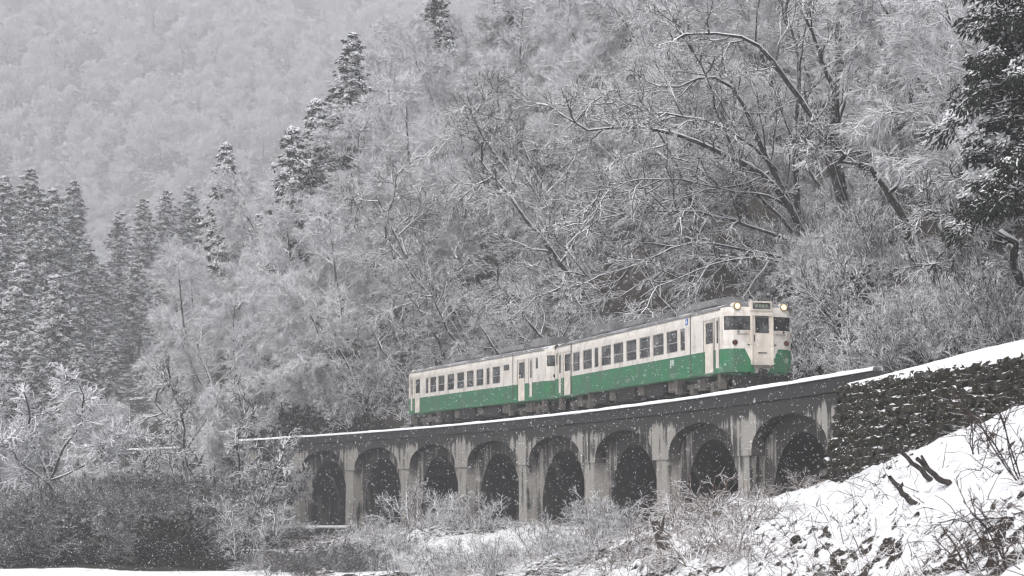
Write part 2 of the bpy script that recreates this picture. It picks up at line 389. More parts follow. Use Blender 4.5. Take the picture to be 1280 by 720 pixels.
def bank_pt(c, t):
    """Surface of the bank: c runs along it (left to right), t from the foot (0) to the brow (1), beyond it falls away."""
    c, t = np.asarray(c, float), np.asarray(t, float)
    Rr = at_np(c, np.interp(c, RPX, RPY), np.interp(c, RPX, RD)); Fo = at_np(c, np.interp(c, FPX, FPY), np.interp(c, FPX, FD))
    P_ = Fo + (Rr - Fo) * np.clip(t, 0, 1)[..., None]
    over = np.clip(t - 1, 0, None); P_ = P_ + np.stack([over * 4, over * 9, -over * 7], -1)
    under = np.clip(-t, 0, None); home = np.stack([P_[..., 0] * .35, np.full_like(c, -1.0), np.full_like(c, -1.8)], -1); P_ = P_ + (home - P_) * np.clip(under, 0, 1)[..., None]
    x, y = P_[..., 0], P_[..., 1]; edge = .35 + .65 * sstep(0, .08, np.abs(t - 1)) 
    P_[..., 2] += (0.34 * (fbm(x, y, 0.35, 3) - 0.5) + 0.42 * (fbm(x + 5, y * 0.8 + x * 0.5, 1.3, 3) - 0.5) + 0.30 * (fbm(x, y, 4.2, 2) - 0.5)) * edge
    return P_
bc = np.arange(470, 1900, 2.6); bt = np.concatenate([np.linspace(-1, 0, 40)[:-1], np.linspace(0, 1, 230), np.linspace(1, 1.6, 40)[1:]])
BC, BT = np.meshgrid(bc, bt); BP = bank_pt(BC, BT); BX, BY = BP[..., 0], BP[..., 1]
ny, nx = BC.shape; idx = np.arange(nx * ny).reshape(ny, nx)
quads = np.stack([idx[:-1, :-1], idx[:-1, 1:], idx[1:, 1:], idx[1:, :-1]], -1).reshape(-1, 4)
def bareness(x, y):
    b_ = 0.85 * sstep(0.54, 0.66, fbm(x * 0.8 + y * 0.5, y * 0.45 - x * .3, 0.5, 3, 0.6)) * sstep(.42, .58, fbm(x, y, 2.6, 3, .65))
    b_ = np.maximum(b_, 0.9 * sstep(.60, .68, fbm(x + 9 + .4 * y, y, 3.0, 3, .6)) * sstep(.40, .55, fbm(x, y + 30, .35, 3)))
    return np.maximum(b_, sstep(9.5, 6, x) * sstep(0.42, 0.6, fbm(x, y, 1.1, 4, .65)) * 0.95)
bm_ = mesh_np('snow_bank', BP.reshape(-1, 3), quads, M['bank'], True)
a_ = bm_.attributes.new('bare', 'FLOAT', 'POINT'); a_.data.foreach_set('value', bareness(BX, BY).astype(np.float32).ravel())
obj('snow_bank', bm_, kind='structure')
def ray_bank(px, py):
    t = np.linspace(0, 1, 400); P_ = bank_pt(np.full(400, float(px)), t); iy = pix(P_)[1]; k = np.nonzero(iy <= py)[0]
    return P_[k[0]] if len(k) else P_[-1]
def bank_ridge_y(px):
    return np.interp(px, [p[0] for p in ridge], [p[1] for p in ridge])

# ------------------------------------------------------------------ viaduct
via = empty('viaduct', P3(22, 0, -3), label='weathered concrete arch viaduct carrying the railway above the snowy gully', cat='viaduct')
VINV = Matrix.Translation(-Vector(via.location))
S0, PITCHP, NB = -12.85, 8.82, 9
piers = [S0 + PITCHP * i for i in range(NB + 1)]
ZSP, ZTOP = 1.38, 2.74
def V(s, lat, z): x, y = trk(s, -lat); return (x - via.location.x, y - via.location.y, z - via.location.z)
def strip_face(mb, pts): mb.face([V(*p) for p in pts], [(p[0] + 0.9 * (p[1] - 2), p[2]) for p in pts])
def bay(mb, md, sa, sb, hw, latA, latB, zs, rise, ztop, zfoot, end=True):
    """One arch from pier centre sa to sb: wall latA..latB, legs hw wide, down to zfoot."""
    a0, b0 = sa + hw, sb - hw; n = 22; mid = (a0 + b0) / 2; ha = (b0 - a0) / 2
    ss = [mid - ha * math.cos(math.pi * i / n) for i in range(n + 1)]
    zz = [zs + rise * max(0, 1 - ((t - mid) / ha) ** 2) ** 0.5 for t in ss]
    for lat in (latA, latB):
        for i in range(n): strip_face(mb, [(ss[i], lat, zz[i]), (ss[i + 1], lat, zz[i + 1]), (ss[i + 1], lat, ztop), (ss[i], lat, ztop)])
        strip_face(mb, [(sa, lat, zfoot), (a0, lat, zfoot), (a0, lat, zs), (a0, lat, ztop), (sa, lat, ztop)])
        strip_face(mb, [(b0, lat, zfoot), (sb, lat, zfoot), (sb, lat, ztop), (b0, lat, ztop), (b0, lat, zs)])
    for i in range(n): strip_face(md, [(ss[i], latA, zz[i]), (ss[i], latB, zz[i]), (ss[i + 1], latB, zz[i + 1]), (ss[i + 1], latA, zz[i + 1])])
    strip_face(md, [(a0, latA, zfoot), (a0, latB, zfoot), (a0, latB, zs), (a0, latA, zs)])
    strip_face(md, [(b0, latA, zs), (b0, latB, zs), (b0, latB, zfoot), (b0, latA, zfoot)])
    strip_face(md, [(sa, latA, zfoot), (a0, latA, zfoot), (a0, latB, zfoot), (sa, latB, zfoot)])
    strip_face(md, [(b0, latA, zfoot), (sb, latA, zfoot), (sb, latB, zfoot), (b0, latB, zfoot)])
for i in range(NB):
    for side in (1, -1):
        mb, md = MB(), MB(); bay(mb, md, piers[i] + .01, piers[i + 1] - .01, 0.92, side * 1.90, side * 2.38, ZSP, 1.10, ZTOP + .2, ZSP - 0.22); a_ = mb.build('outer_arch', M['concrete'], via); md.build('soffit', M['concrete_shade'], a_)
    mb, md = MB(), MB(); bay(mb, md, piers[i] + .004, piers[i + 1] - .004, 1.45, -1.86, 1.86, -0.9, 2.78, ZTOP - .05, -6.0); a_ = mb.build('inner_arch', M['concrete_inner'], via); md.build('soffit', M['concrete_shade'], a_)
def sbox(mb, s0, s1, lat0, lat1, z0, z1, n=1):
    for k in range(n):
        a = s0 + (s1 - s0) * k / n; b = s0 + (s1 - s0) * (k + 1) / n
        strip_face(mb, [(a, lat1, z0), (b, lat1, z0), (b, lat1, z1), (a, lat1, z1)]); strip_face(mb, [(a, lat0, z1), (b, lat0, z1), (b, lat0, z0), (a, lat0, z0)])
        strip_face(mb, [(a, lat0, z1), (a, lat1, z1), (b, lat1, z1), (b, lat0, z1)]); strip_face(mb, [(a, lat0, z0), (b, lat0, z0), (b, lat1, z0), (a, lat1, z0)])
        if k == 0: strip_face(mb, [(a, lat0, z0), (a, lat1, z0), (a, lat1, z1), (a, lat0, z1)])
        if k == n - 1: strip_face(mb, [(b, lat0, z0), (b, lat0, z1), (b, lat1, z1), (b, lat1, z0)])
for i in range(NB + 1):
    for side in (1, -1):
        mb = MB(); la, lb = sorted((side * 1.867, side * 2.32)); sbox(mb, piers[i] - 0.60, piers[i] + 0.60, la, lb, -6.0, ZSP - 0.222); mb.build('pilaster', M['concrete'], via)
mb = MB(); sbox(mb, -16.0, 75, -2.42, 2.24, ZTOP + .21, 3.12, 60); mb.build('deck', M['parapet'], via)
mb = MB(); sbox(mb, -16.0, 74, 2.245, 2.43, ZTOP + .22, 3.40, 60); mb.build('parapet', M['parapet'], via)
mb = MB(); sbox(mb, -16.0, 74, -2.6, -2.425, ZTOP + .22, 3.40, 60); mb.build('parapet', M['parapet'], via)
# snow lying along the parapet: rounded, slightly uneven
def snow_strip(s0, s1, lat0, lat1, z0, th, n, name, parent, jit=0.03, origin=None):
    vs_, fs = [], []; prof = [(0, 0), (0.02, .55), (.18, .92), (.5, 1.0), (.82, .92), (.98, .55), (1, 0)]
    r = np.random.default_rng(7); ox, oy, oz = origin
    for k in range(n + 1):
        s = s0 + (s1 - s0) * k / n; t = th * (0.8 + 0.5 * float(fbm(np.array(s), np.array(1.0), 0.9, 3)))
        e = (float(fbm(np.array(s), np.array(7.0), 1.3, 3)) - .5) * jit * 2
        for a, b in prof:
            x, y = trk(s, -(lat0 - e + (lat1 - lat0 + 2 * e) * a)); vs_.append((x - ox, y - oy, z0 + t * b - oz))
    m_ = len(prof)
    for k in range(n):
        for j in range(m_ - 1): i0 = k * m_ + j; fs.append((i0, i0 + 1, i0 + m_ + 1, i0 + m_))
    return obj(name, mesh_np(name, vs_, fs, M['snow'], True), parent)
snow_strip(-16.1, 74, 2.20, 2.50, 3.405, 0.125, 420, 'snow_cap', via, 0.02, via.location)
# track bed and rails
mb = MB()
for k in range(70):
    a, b = -44 + 2 * k, -42 + 2 * k
    mb.face([P3(a, -2.2, 3.125), P3(b, -2.2, 3.125), P3(b, -1.2, 3.30), P3(a, -1.2, 3.30)]); mb.face([P3(a, -1.2, 3.30), P3(b, -1.2, 3.30), P3(b, 1.2, 3.30), P3(a, 1.2, 3.30)]); mb.face([P3(a, 1.2, 3.30), P3(b, 1.2, 3.30), P3(b, 3.2, 3.125), P3(a, 3.2, 3.125)])
mb.build('track_bed', M['snow'], kind='structure')
for nm, u in (('nearer the parapet', -0.535), ('nearer the hillside', 0.535)):
    mb = MB()
    for k in range(70):
        a, b = -44 + 2 * k, -42 + 2 * k
        for (u0, z0, u1, z1) in ((-.035, 3.31, -.035, 3.48), (-.035, 3.48, .035, 3.48), (.035, 3.48, .035, 3.31)):
            mb.face([P3(a, u + u0, z0), P3(b, u + u0, z0), P3(b, u + u1, z1), P3(a, u + u1, z1)])
    mb.build('rail', M['rail'], label='steel rail of the viaduct track, the one ' + nm, cat='rail')
# ------------------------------------------------------------------ stone retaining wall on the right
WS0, WS1 = -14.2, -40.0
wallE = empty('retaining_wall', P3(-20, -2.6, 0), label='dark mossy stone retaining wall capped with thick snow right of the viaduct', cat='wall')
wl = wallE.location
WZ = 3.08
def wlat(z): return 2.62 + (WZ - z) * 0.22
mb = MB()
for k in range(26):
    a = WS0 + (WS1 - WS0) * k / 26; b = WS0 + (WS1 - WS0) * (k + 1) / 26
    def q(s, lat, z): x, y = trk(s, -lat); return (x - wl.x, y - wl.y, z - wl.z)
    mb.face([q(a, wlat(-4), -4), q(b, wlat(-4), -4), q(b, wlat(WZ), WZ), q(a, wlat(WZ), WZ)])
    mb.face([q(a, wlat(WZ), WZ), q(b, wlat(WZ), WZ), q(b, -2.5, WZ), q(a, -2.5, WZ)])
mb.face([q(WS0, wlat(-4), -4), q(WS0, wlat(WZ), WZ), q(WS0, 0, WZ), q(WS0, 0, -4)])
mb.build('wall_core', M['stone'], wallE)
def stone_mesh(seed):
    r = np.random.default_rng(seed); bm = bmesh.new(); bmesh.ops.create_cube(bm, size=1)
    bmesh.ops.bevel(bm, geom=bm.edges[:], offset=0.22, segments=1, affect='EDGES')
    for v in bm.verts: v.co += Vector(r.normal(0, 0.07, 3))
    me = bpy.data.meshes.new('stone'); bm.to_mesh(me); bm.free(); me.materials.append(M['stone']); return me
smesh = [stone_mesh(i) for i in range(6)]
row, nst = 0, 0; z = WZ - 0.16
while z > -2.2:
    s = WS0 + random.uniform(-.1, .3); 
    while s > -33:
        wd = random.uniform(0.30, 0.58); hgt = random.uniform(0.24, 0.34)
        p = np.array(P3(s - wd / 2, -wlat(z), z)); ix, iy, _ = pix(p)
        if ix[0] < 1292 and iy[0] < bank_ridge_y(ix[0]) + 8 and nst < 300:
            o = obj('stone', smesh[random.randrange(6)], wallE); h = TH + TK * s
            o.location = Vector(p) - wl + Vector((0, 0, random.uniform(-.06, .06))); o.rotation_euler = (random.uniform(-.22, .22), -0.2 + random.uniform(-.15, .15), h + math.pi * random.randrange(2) + random.uniform(-.08, .08))
            o.scale = (random.uniform(0.20, 0.46), wd * 0.97, hgt * random.uniform(.8, 1.15)); nst += 1
        s -= wd
    z -= 0.265; row += 1
# thick snow on the wall top, a sloping berm
vs_, fs = [], []; n = 150; m_ = 9
for k in range(n + 1):
    s = WS0 - 0.1 + (WS1 - WS0) * k / n; gr = min(1, .25 + k / n * 3.0)
    for j in range(m_):
        t = j / (m_ - 1); lat = 2.76 - 1.9 * t
        zz = WZ + 0.02 + gr * (0.13 * min(1, t * 9) + 0.55 * t ** 0.8) + 0.09 * (float(fbm(np.array(s), np.array(t * 3), 0.8)) - .5) * min(1, t * 8) - (0.13 if j == 0 else 0)
        e = 0.14 * (float(fbm(np.array(s), np.array(3.3), 1.7, 3)) - .5) * (1 - t)
        x, y = trk(s, -(lat + e)); vs_.append((x - wl.x, y - wl.y, zz - wl.z))
for k in range(n):
    for j in range(m_ - 1): i0 = k * m_ + j; fs.append((i0, i0 + 1, i0 + m_ + 1, i0 + m_))
obj('snow_cap', mesh_np('snow_cap', vs_, fs, M['snow'], True), wallE)

# ------------------------------------------------------------------ railcars
ENDP = [(9.80, 1.45), (10.0, 1.41), (10.17, 1.31), (10.29, 1.12), (10.40, 0.5)]
def plan_path():
    """Closed plan outline, starting at the middle of the near (y<0) side, running towards the nose (+x)."""
    pts = [(0, -1.45)] + [(x, -y) for x, y in ENDP] + [(x, y) for x, y in ENDP[::-1]]
    pts += [(-x, y) for x, y in ENDP] + [(-x, -y) for x, y in ENDP[::-1]] + [(0, -1.45)]
    return pts
PATH = plan_path()
CUM = [0.0]
for a, b in zip(PATH[:-1], PATH[1:]): CUM.append(CUM[-1] + math.dist(a, b))
def on_path(t, inset=0.0):
    t = t % CUM[-1]
    for i in range(len(PATH) - 1):
        if CUM[i] <= t <= CUM[i + 1] + 1e-9:
            f = (t - CUM[i]) / (CUM[i + 1] - CUM[i]); a, b = PATH[i], PATH[i + 1]
            dx, dy = b[0] - a[0], b[1] - a[1]; l = math.hypot(dx, dy); nx_, ny_ = -dy / l, dx / l     # inward
            return (a[0] + dx * f + nx_ * inset, a[1] + dy * f + ny_ * inset)
def t_near(x): return x if 0 <= x <= 9.8 else (CUM[-1] + x if x < 0 else None)
TF = (CUM[5] + CUM[6]) / 2                      # middle of the nose
TB = TF + CUM[-1] / 2; TFAR = CUM[-1] / 2
def t_far(x): return TFAR - x
ZB, ZS = 0.95, 3.12
def wall_faces(mb, t0, t1, z0, z1, inset=0.0):
    ts = sorted({t0, t1} | {c for c in CUM if t0 < c < t1})
    for a, b in zip(ts[:-1], ts[1:]):
        pa, pb = on_path(a + 1e-6, inset), on_path(b - 1e-6, inset)
        mb.face([(*pa, z0), (*pb, z0), (*pb, z1), (*pa, z1)])
def reveal(mb, t0, t1, z0, z1, d):
    ts = sorted({t0, t1} | {c for c in CUM if t0 < c < t1})
    for a, b in zip(ts[:-1], ts[1:]):
        a_, b_ = a + 1e-6, b - 1e-6
        for z in (z0, z1): mb.face([(*on_path(a_), z), (*on_path(b_), z), (*on_path(b_, d), z), (*on_path(a_, d), z)])
    for t in (t0 + 1e-6, t1 - 1e-6): mb.face([(*on_path(t), z0), (*on_path(t, d), z0), (*on_path(t, d), z1), (*on_path(t), z1)])
def railcar(name, label, loc, rz, wins, doors, crew, cabs, lit):
    root = empty(name, loc, rz, label=label, cat='railcar', group='railcars of the train on the viaduct')
    holes = []                                   # (t0, t1, z0, z1, kind)
    for x0, x1, z0, z1 in wins:
        holes.append((t_near(x0), t_near(x0) + x1 - x0, z0, z1, 'window'))
        holes.append((t_far(x1), t_far(x0), z0, z1, 'window'))
    for x0, x1 in doors:
        holes.append((t_near(x0), t_near(x0) + x1 - x0, ZB + .03, 3.04, 'door')); holes.append((t_far(x1), t_far(x0), ZB + .03, 3.04, 'door'))
    for x0, x1 in crew:
        holes.append((t_near(x0), t_near(x0) + x1 - x0, 1.12, 3.04, 'crew_door')); holes.append((t_far(x1), t_far(x0), 1.12, 3.04, 'crew_door'))
    for x0, x1 in cabs:
        holes.append((t_near(x0), t_near(x0) + x1 - x0, 2.48, 3.04, 'cab_window')); holes.append((t_far(x1), t_far(x0), 2.48, 3.04, 'cab_window'))
    for tc in (TF, TB):
        holes += [(tc - 1.52, tc - 0.44, 2.54, 3.07, 'windscreen'), (tc + 0.44, tc + 1.52, 2.54, 3.07, 'windscreen')]
    T = CUM[-1]
    tb = sorted({0.0, T} | {h[0] % T for h in holes} | {h[1] % T for h in holes} | set(CUM))
    zb = sorted({ZB, 1.83, ZS} | {h[2] for h in holes} | {h[3] for h in holes})
    mb = MB()
    hh = [((h[0] % T), (h[0] % T) + h[1] - h[0], h[2], h[3]) for h in holes]
    for a, b in zip(tb[:-1], tb[1:]):
        if b - a < 1e-7: continue
        tm = (a + b) / 2
        cuts = [(h[2], h[3]) for h in hh if h[0] < tm < h[1] or h[0] < tm + T < h[1]]
        for z0, z1 in zip(zb[:-1], zb[1:]):
            zm = (z0 + z1) / 2
            if any(c0 < zm < c1 for c0, c1 in cuts): continue
            pa, pb = on_path(a + 1e-7), on_path(b - 1e-7)
            mb.face([(*pa, z0), (*pb, z0), (*pb, z1), (*pa, z1)])
    for h in hh: reveal(mb, h[0], h[1], h[2], h[3], 0.05)
    # lower skirt turn-in and roof shoulders up to the rain gutter
    ring = [p for p in PATH[:-1]]
    def ring_at(ins, z):
        return [(math.copysign(max(abs(x) - ins * 0.42, 0), x) if abs(x) > 5 else x, math.copysign(max(abs(y) - ins, 0.02), y), z) for x, y in ring]
    prof = [(0, ZS), (0.02, 3.24), (0.07, 3.34), (0.15, 3.43)]
    for (i0, z0), (i1, z1) in zip(prof[:-1], prof[1:]):
        A, B = ring_at(i0, z0), ring_at(i1, z1)
        for k in range(len(A)): j = (k + 1) % len(A); mb.face([A[k], A[j], B[j], B[k]])
    A, B = ring_at(0, ZB), ring_at(0.12, ZB - 0.04)
    for k in range(len(A)): j = (k + 1) % len(A); mb.face([A[k], A[j], B[j], B[k]])
    mb.face(B)
    body = mb.build('body', M['livery'], root)
    mb = MB()
    prof = [(0.15, 3.43), (0.30, 3.53), (0.55, 3.62), (0.85, 3.68), (1.25, 3.71)]
    for (i0, z0), (i1, z1) in zip(prof[:-1], prof[1:]):
        A, B = ring_at(i0, z0), ring_at(i1, z1)
        for k in range(len(A)): j = (k + 1) % len(A); mb.face([A[k], A[j], B[j], B[k]])
    mb.face(ring_at(1.25, 3.71)); mb.build('roof', M['roof'], root, smooth_=False)
    mb = MB()
    for y in (-1, 1): mb.box(-9.7, 9.7, y * 1.40 - .02, y * 1.40 + .02, 3.36, 3.40)
    mb.build('rain_gutter', M['roofbox'], root)
    for (t0, t1, z0, z1, kind) in holes:
        mb = MB()
        if kind in ('window', 'cab_window', 'windscreen'):
            fw = 0.035
            if kind == 'windscreen':
                fr = MB()
                for q_ in ((t0, t1, z0, z0 + fw), (t0, t1, z1 - fw, z1), (t0, t0 + fw, z0 + fw, z1 - fw), (t1 - fw, t1, z0 + fw, z1 - fw)): wall_faces(fr, *q_, 0.018)
                f = fr.build('windscreen', M['rubber'], root); wall_faces(mb, t0 + fw, t1 - fw, z0 + fw, z1 - fw, 0.026); mb.build('pane', M['glass'], f)
            else:
                fr = MB(); zm = z0 + (z1 - z0) * 0.44; ht = t1 - t0
                segs = [(t0, t1, z0, z0 + fw), (t0, t1, z1 - fw, z1), (t0, t0 + fw, z0 + fw, z1 - fw), (t1 - fw, t1, z0 + fw, z1 - fw)]
                sash = kind == 'window' and ht > 0.9 and z0 < 2.3
                if sash: segs.append((t0 + fw, t1 - fw, zm - .02, zm + .02))
                for q_ in segs: wall_faces(fr, *q_, 0.022)
                f = fr.build('window', M['frame'], root)
                if sash:
                    wall_faces(mb, t0 + fw, t1 - fw, z0 + fw, zm - .02, 0.032); mb.build('pane', M['glass'], f); mb = MB()
                    wall_faces(mb, t0 + fw, t1 - fw, zm + .02, z1 - fw, 0.040); mb.build('pane', M['glass'], f)
                else: wall_faces(mb, t0 + fw, t1 - fw, z0 + fw, z1 - fw, 0.034); mb.build('pane', M['glass'], f)
        else:
            ins = 0.03 if kind == 'door' else 0.02; wt0, wt1 = (t0 + .10, t1 - .10) if kind == 'door' else (t0 + .11, t1 - .11)
            wz0, wz1 = (2.12, 2.93) if kind == 'door' else (2.08, 2.95)
            for q_ in ((t0, t1, z0, wz0), (t0, t1, wz1, z1), (t0, wt0, wz0, wz1), (wt1, t1, wz0, wz1)): wall_faces(mb, *q_, ins)
            d = mb.build(kind, M['cream'], root)
            mb = MB(); wall_faces(mb, wt0, wt1, wz0, wz1, ins + .015); mb.build('pane', M['glass'], d)
            mb = MB()
            for tt in (t0 - .05, t1 + .01): 
                for q_ in ((tt, tt + .04),): wall_faces(mb, q_[0], q_[1], z0, z1 + .03, -.012)
            mb.build('door_seal', M['undergrey'], d)
    for sgn in (1, -1):                          # both ends
        mr = Matrix.Rotation(0 if sgn == 1 else math.pi, 4, 'Z')
        def bx(mb, *a): mb.box(*a, m=mr)
        mb = MB()                                 # gangway door with proud frame
        bx(mb, 10.39, 10.49, -.47, -.40, 1.22, 3.16); bx(mb, 10.39, 10.49, .40, .47, 1.22, 3.16); bx(mb, 10.39, 10.488, -.40, .40, 3.08, 3.158)
        g = mb.build('gangway_door', M['cream'], root, bevel=0.012)
        mb = MB()
        bx(mb, 10.38, 10.44, -.40, .40, 1.20, 2.46); bx(mb, 10.38, 10.44, -.40, .40, 3.04, 3.08); bx(mb, 10.38, 10.44, -.40, -.26, 2.46, 3.04); bx(mb, 10.38, 10.44, .26, .40, 2.46, 3.04)
        mb.build('door_leaf', M['cream'], g)
        mb = MB(); bx(mb, 10.40, 10.425, -.262, .262, 2.458, 3.042); mb.build('pane', M['glass'], g)
        mb = MB()
        for z in (2.44, 3.05): bx(mb, 10.43, 10.452, -.28, .28, z, z + .03)
        for y in (-.28, .25): bx(mb, 10.43, 10.451, y, y + .03, 2.468, 3.052)
        mb.build('window_seal', M['rubber'], g)
        mb = MB(); bx(mb, 10.44, 10.47, -.18, .18, 1.66, 1.69); bx(mb, 10.44, 10.465, -.34, -.31, 2.1, 2.35); mb.build('handle', M['under'], g)
        mb = MB(); bx(mb, 10.42, 10.56, -.40, .40, 1.10, 1.20); mb.build('step_plate', M['undergrey'], root)
        mb = MB(); bx(mb, 10.22, 10.43, -.46, .46, 3.26, 3.66); sb = mb.build('destination_sign', M['cream'], root, bevel=0.03)
        mb = MB(); bx(mb, 10.42, 10.437, -.37, .37, 3.35, 3.59); sf = mb.build('display', M['glass'], sb)
        mb = MB()
        for k in range(4): bx(mb, 10.437, 10.441, -.26 + k * .14, -.16 + k * .14, 3.41, 3.53)
        mb.build('faded_marking', M['print'], sb)
        for y in (-.97, .97):
            mb = MB(); mb.cyl(mr @ Vector((10.0, y, 3.45)), mr @ Vector((10.33, y, 3.45)), 0.155, 20)
            hl = mb.build('headlight', M['cream'] if lit and sgn == 1 else M['cream'], root)
            mb = MB(); mb.cyl(mr @ Vector((10.325, y, 3.45)), mr @ Vector((10.36, y, 3.45)), 0.14, 20); mb.build('lamp_rim', M['under'], hl)
            mb = MB(); mb.cyl(mr @ Vector((10.355, y, 3.45)), mr @ Vector((10.372, y, 3.45)), 0.115, 16); mb.build('lens', M['glow'] if lit and sgn == 1 else M['glass'], hl)
            if lit and sgn == 1: mb = MB(); mb.cyl((10.365, y, 3.45), (10.385, y, 3.45), 0.055, 14); mb.build('bulb', M['lamp'], hl)
            mb = MB(); yy = y * 1.10; mb.cyl(mr @ Vector((10.2, yy, 2.06)), mr @ Vector((10.34, yy, 2.06)), 0.10, 16); tl = mb.build('tail_lamp', M['under'], root)
            mb = MB(); mb.cyl(mr @ Vector((10.335, yy, 2.06)), mr @ Vector((10.35, yy, 2.06)), 0.07, 14); mb.build('lens', M['red'], tl)
            mb = MB(); s_ = math.copysign(1, y); a = mr @ Vector((10.38, s_ * .95, 2.47)); mb.cyl(a, mr @ Vector((10.40, s_ * .72, 2.95)), 0.012, 5); mb.cyl(mr @ Vector((10.30, s_ * .95, 2.47)), a, 0.035, 8)
            mb.build('wiper', M['rubber'], root)
            mb = MB(); mb.cyl(mr @ Vector((10.36, s_ * 1.02, 2.38)), mr @ Vector((10.42, s_ * .58, 2.38)), 0.013, 5); mb.cyl(mr @ Vector((10.41, s_ * .60, 1.98)), mr @ Vector((10.42, s_ * .50, 1.98)), 0.02, 5); mb.build('handrail', M['under'], root)
        mb = MB(); bx(mb, 10.1, 10.30, -1.15, 1.15, .30, .80); pl = mb.build('snow_plough', M['under'], root, bevel=.04)
        mb = MB(); bx(mb, 10.25, 10.62, -.16, .16, .76, 1.05); mb.build('coupler', M['under'], root, bevel=.05)
        mb = MB()
        for y in (-.45, .45, -.62): mb.cyl(mr @ Vector((10.36, y, .95)), mr @ Vector((10.52, y, .62)), 0.03, 6)
        mb.build('brake_hose', M['rubber'], root)
        mb = MB(); mb.cyl(mr @ Vector((9.7, .3, 3.7)), mr @ Vector((9.7, .3, 4.05)), 0.03, 6); mb.box(9.6, 9.8, .2, .4, 3.95, 4.1, m=mr); mb.build('antenna', M['roofbox'], root)
    # bogies
    for bxn in (-7.2, 7.2):
        mb = MB()
        for y in (-1.0, 1.0):
            mb.box(bxn - 1.55, bxn + 1.55, y - .09, y + .09, .50, .68); mb.box(bxn - .35, bxn + .35, y - .13, y + .13, .40, .86)
            for x in (-1.05, 1.05): mb.box(bxn + x - .17, bxn + x + .17, y - .12, y + .12, .28, .60)
        mb.box(bxn - .3, bxn + .3, -.9, .9, .55, .85)
        bg_ = mb.build('bogie', M['undergrey'], root)
        for x in (-1.05, 1.05):
            mb = MB()
            for y in (-.56, .56): mb.cyl((bxn + x, y - .065, .43), (bxn + x, y + .065, .43), .43, 20)
            mb.cyl((bxn + x, -.8, .43), (bxn + x, .8, .43), .08, 8); mb.build('wheelset', M['under'], bg_)
    # equipment under the floor
    for x0, x1, z0, y0, mk in ((-4.9, -3.2, .38, -1.28, 'under'), (-2.9, -2.2, .45, -1.25, 'undergrey'), (-1.8, .3, .35, -1.3, 'under'), (.6, 1.3, .5, -1.25, 'undergrey'), (1.6, 3.6, .36, -1.28, 'under'), (4.0, 4.8, .46, -1.25, 'undergrey')):
        mb = MB(); mb.box(x0, x1, y0, y0 + 1.0, z0, .90); mb.build('equipment_box', M[mk], root, bevel=.03)
        mb = MB(); mb.box(x0 + .1, x1 - .1, -y0 - 1.0, -y0, z0, .90); mb.build('equipment_box', M[mk], root, bevel=.03)
    for x in (-5.3, 5.15, 9.45, -9.45):
        mb = MB(); mb.box(x - .13, x + .13, -1.36, -1.10, .32, .93); mb.build('step', M['undergrey'], root, bevel=.02)
    return root
WZ0, WZ1 = 2.03, 2.93
wA = [(a, b, WZ0, WZ1) for a, b in ((-7.27, -6.3), (-5.85, -4.63), (-4.31, -3.75), (-3.38, -2.14), (-1.81, -0.59), (-0.25, 1.0), (1.33, 2.55), (2.88, 4.08), (4.38, 5.55), (5.83, 6.33))]
wB = [(a, b, WZ0, WZ1) for a, b in ((-7.05, -6.55), (-6.3, -5.28), (-4.99, -3.96), (-3.51, -2.47), (-2.03, -.96), (-.56, .45), (.84, 1.86), (2.26, 2.73), (3.1, 4.15))] + [(4.62, 5.40, 2.62, 2.94)]
def car_pose(s0):
    a = np.array(trk(s0 + 3.45)); b = np.array(trk(s0 + 17.85)); m_ = (a + b) / 2; f = a - b
    return (m_[0], m_[1], ZR), math.atan2(f[1], f[0])
loc, rz = car_pose(0)
car1 = railcar('railcar', 'cream and green railcar at the head of the train, headlights lit', loc, rz, wA, [(-8.62, -7.62), (8.25, 9.12)], [(-9.42, -9.0), (9.30, 9.66)], [(-9.78, -9.56), (9.72, 9.795)], True)
loc, rz = car_pose(21.3)
car2 = railcar('railcar', 'cream and green railcar coupled behind, farther along the viaduct', loc, rz, wB, [(-8.9, -8.0), (6.5, 7.4)], [(-9.6, -9.24), (7.95, 8.33)], [(-9.78, -9.65), (8.75, 9.05)], False)
def roof_kit(root, items):
    for x0, x1, hw, z0, z1, kind in items:
        z1 += .15; mb = MB(); mb.box(x0, x1, -hw, hw, z0, z1); mb.build(kind, M['roofbox'], root, bevel=min(.08, (z1 - z0) * .3))
roof_kit(car1, [(-7.0, -4.3, .62, 3.68, 4.02, 'air_conditioner'), (-8.5, -8.1, .3, 3.68, 3.92, 'ventilator'), (-9.4, -9.15, .2, 3.66, 3.9, 'ventilator'), (-2.8, -0.3, .55, 3.69, 3.86, 'roof_cover'), (.6, 1.0, .3, 3.69, 3.92, 'ventilator'), (3.0, 4.1, .35, 3.69, 3.84, 'roof_cover'), (4.4, 7.6, .60, 3.69, 3.90, 'air_conditioner')])
roof_kit(car2, [(6.2, 8.4, .62, 3.68, 4.02, 'air_conditioner'), (1.8, 5.4, .6, 3.69, 3.87, 'air_conditioner'), (-4.9, -3.3, .55, 3.69, 3.88, 'roof_cover'), (-7.4, -7.0, .3, 3.69, 3.88, 'ventilator'), (-2.6, -.8, .4, 3.69, 3.80, 'roof_cover')])
def seam(root, xs):
    for x in xs:
        mb = MB(); mb.box(x - .02, x + .02, -1.475, -1.449, ZB, 3.42); mb.build('drain_pipe', M['undergrey'], root)
seam(car1, (6.93, -7.45)); seam(car2, (5.9,))
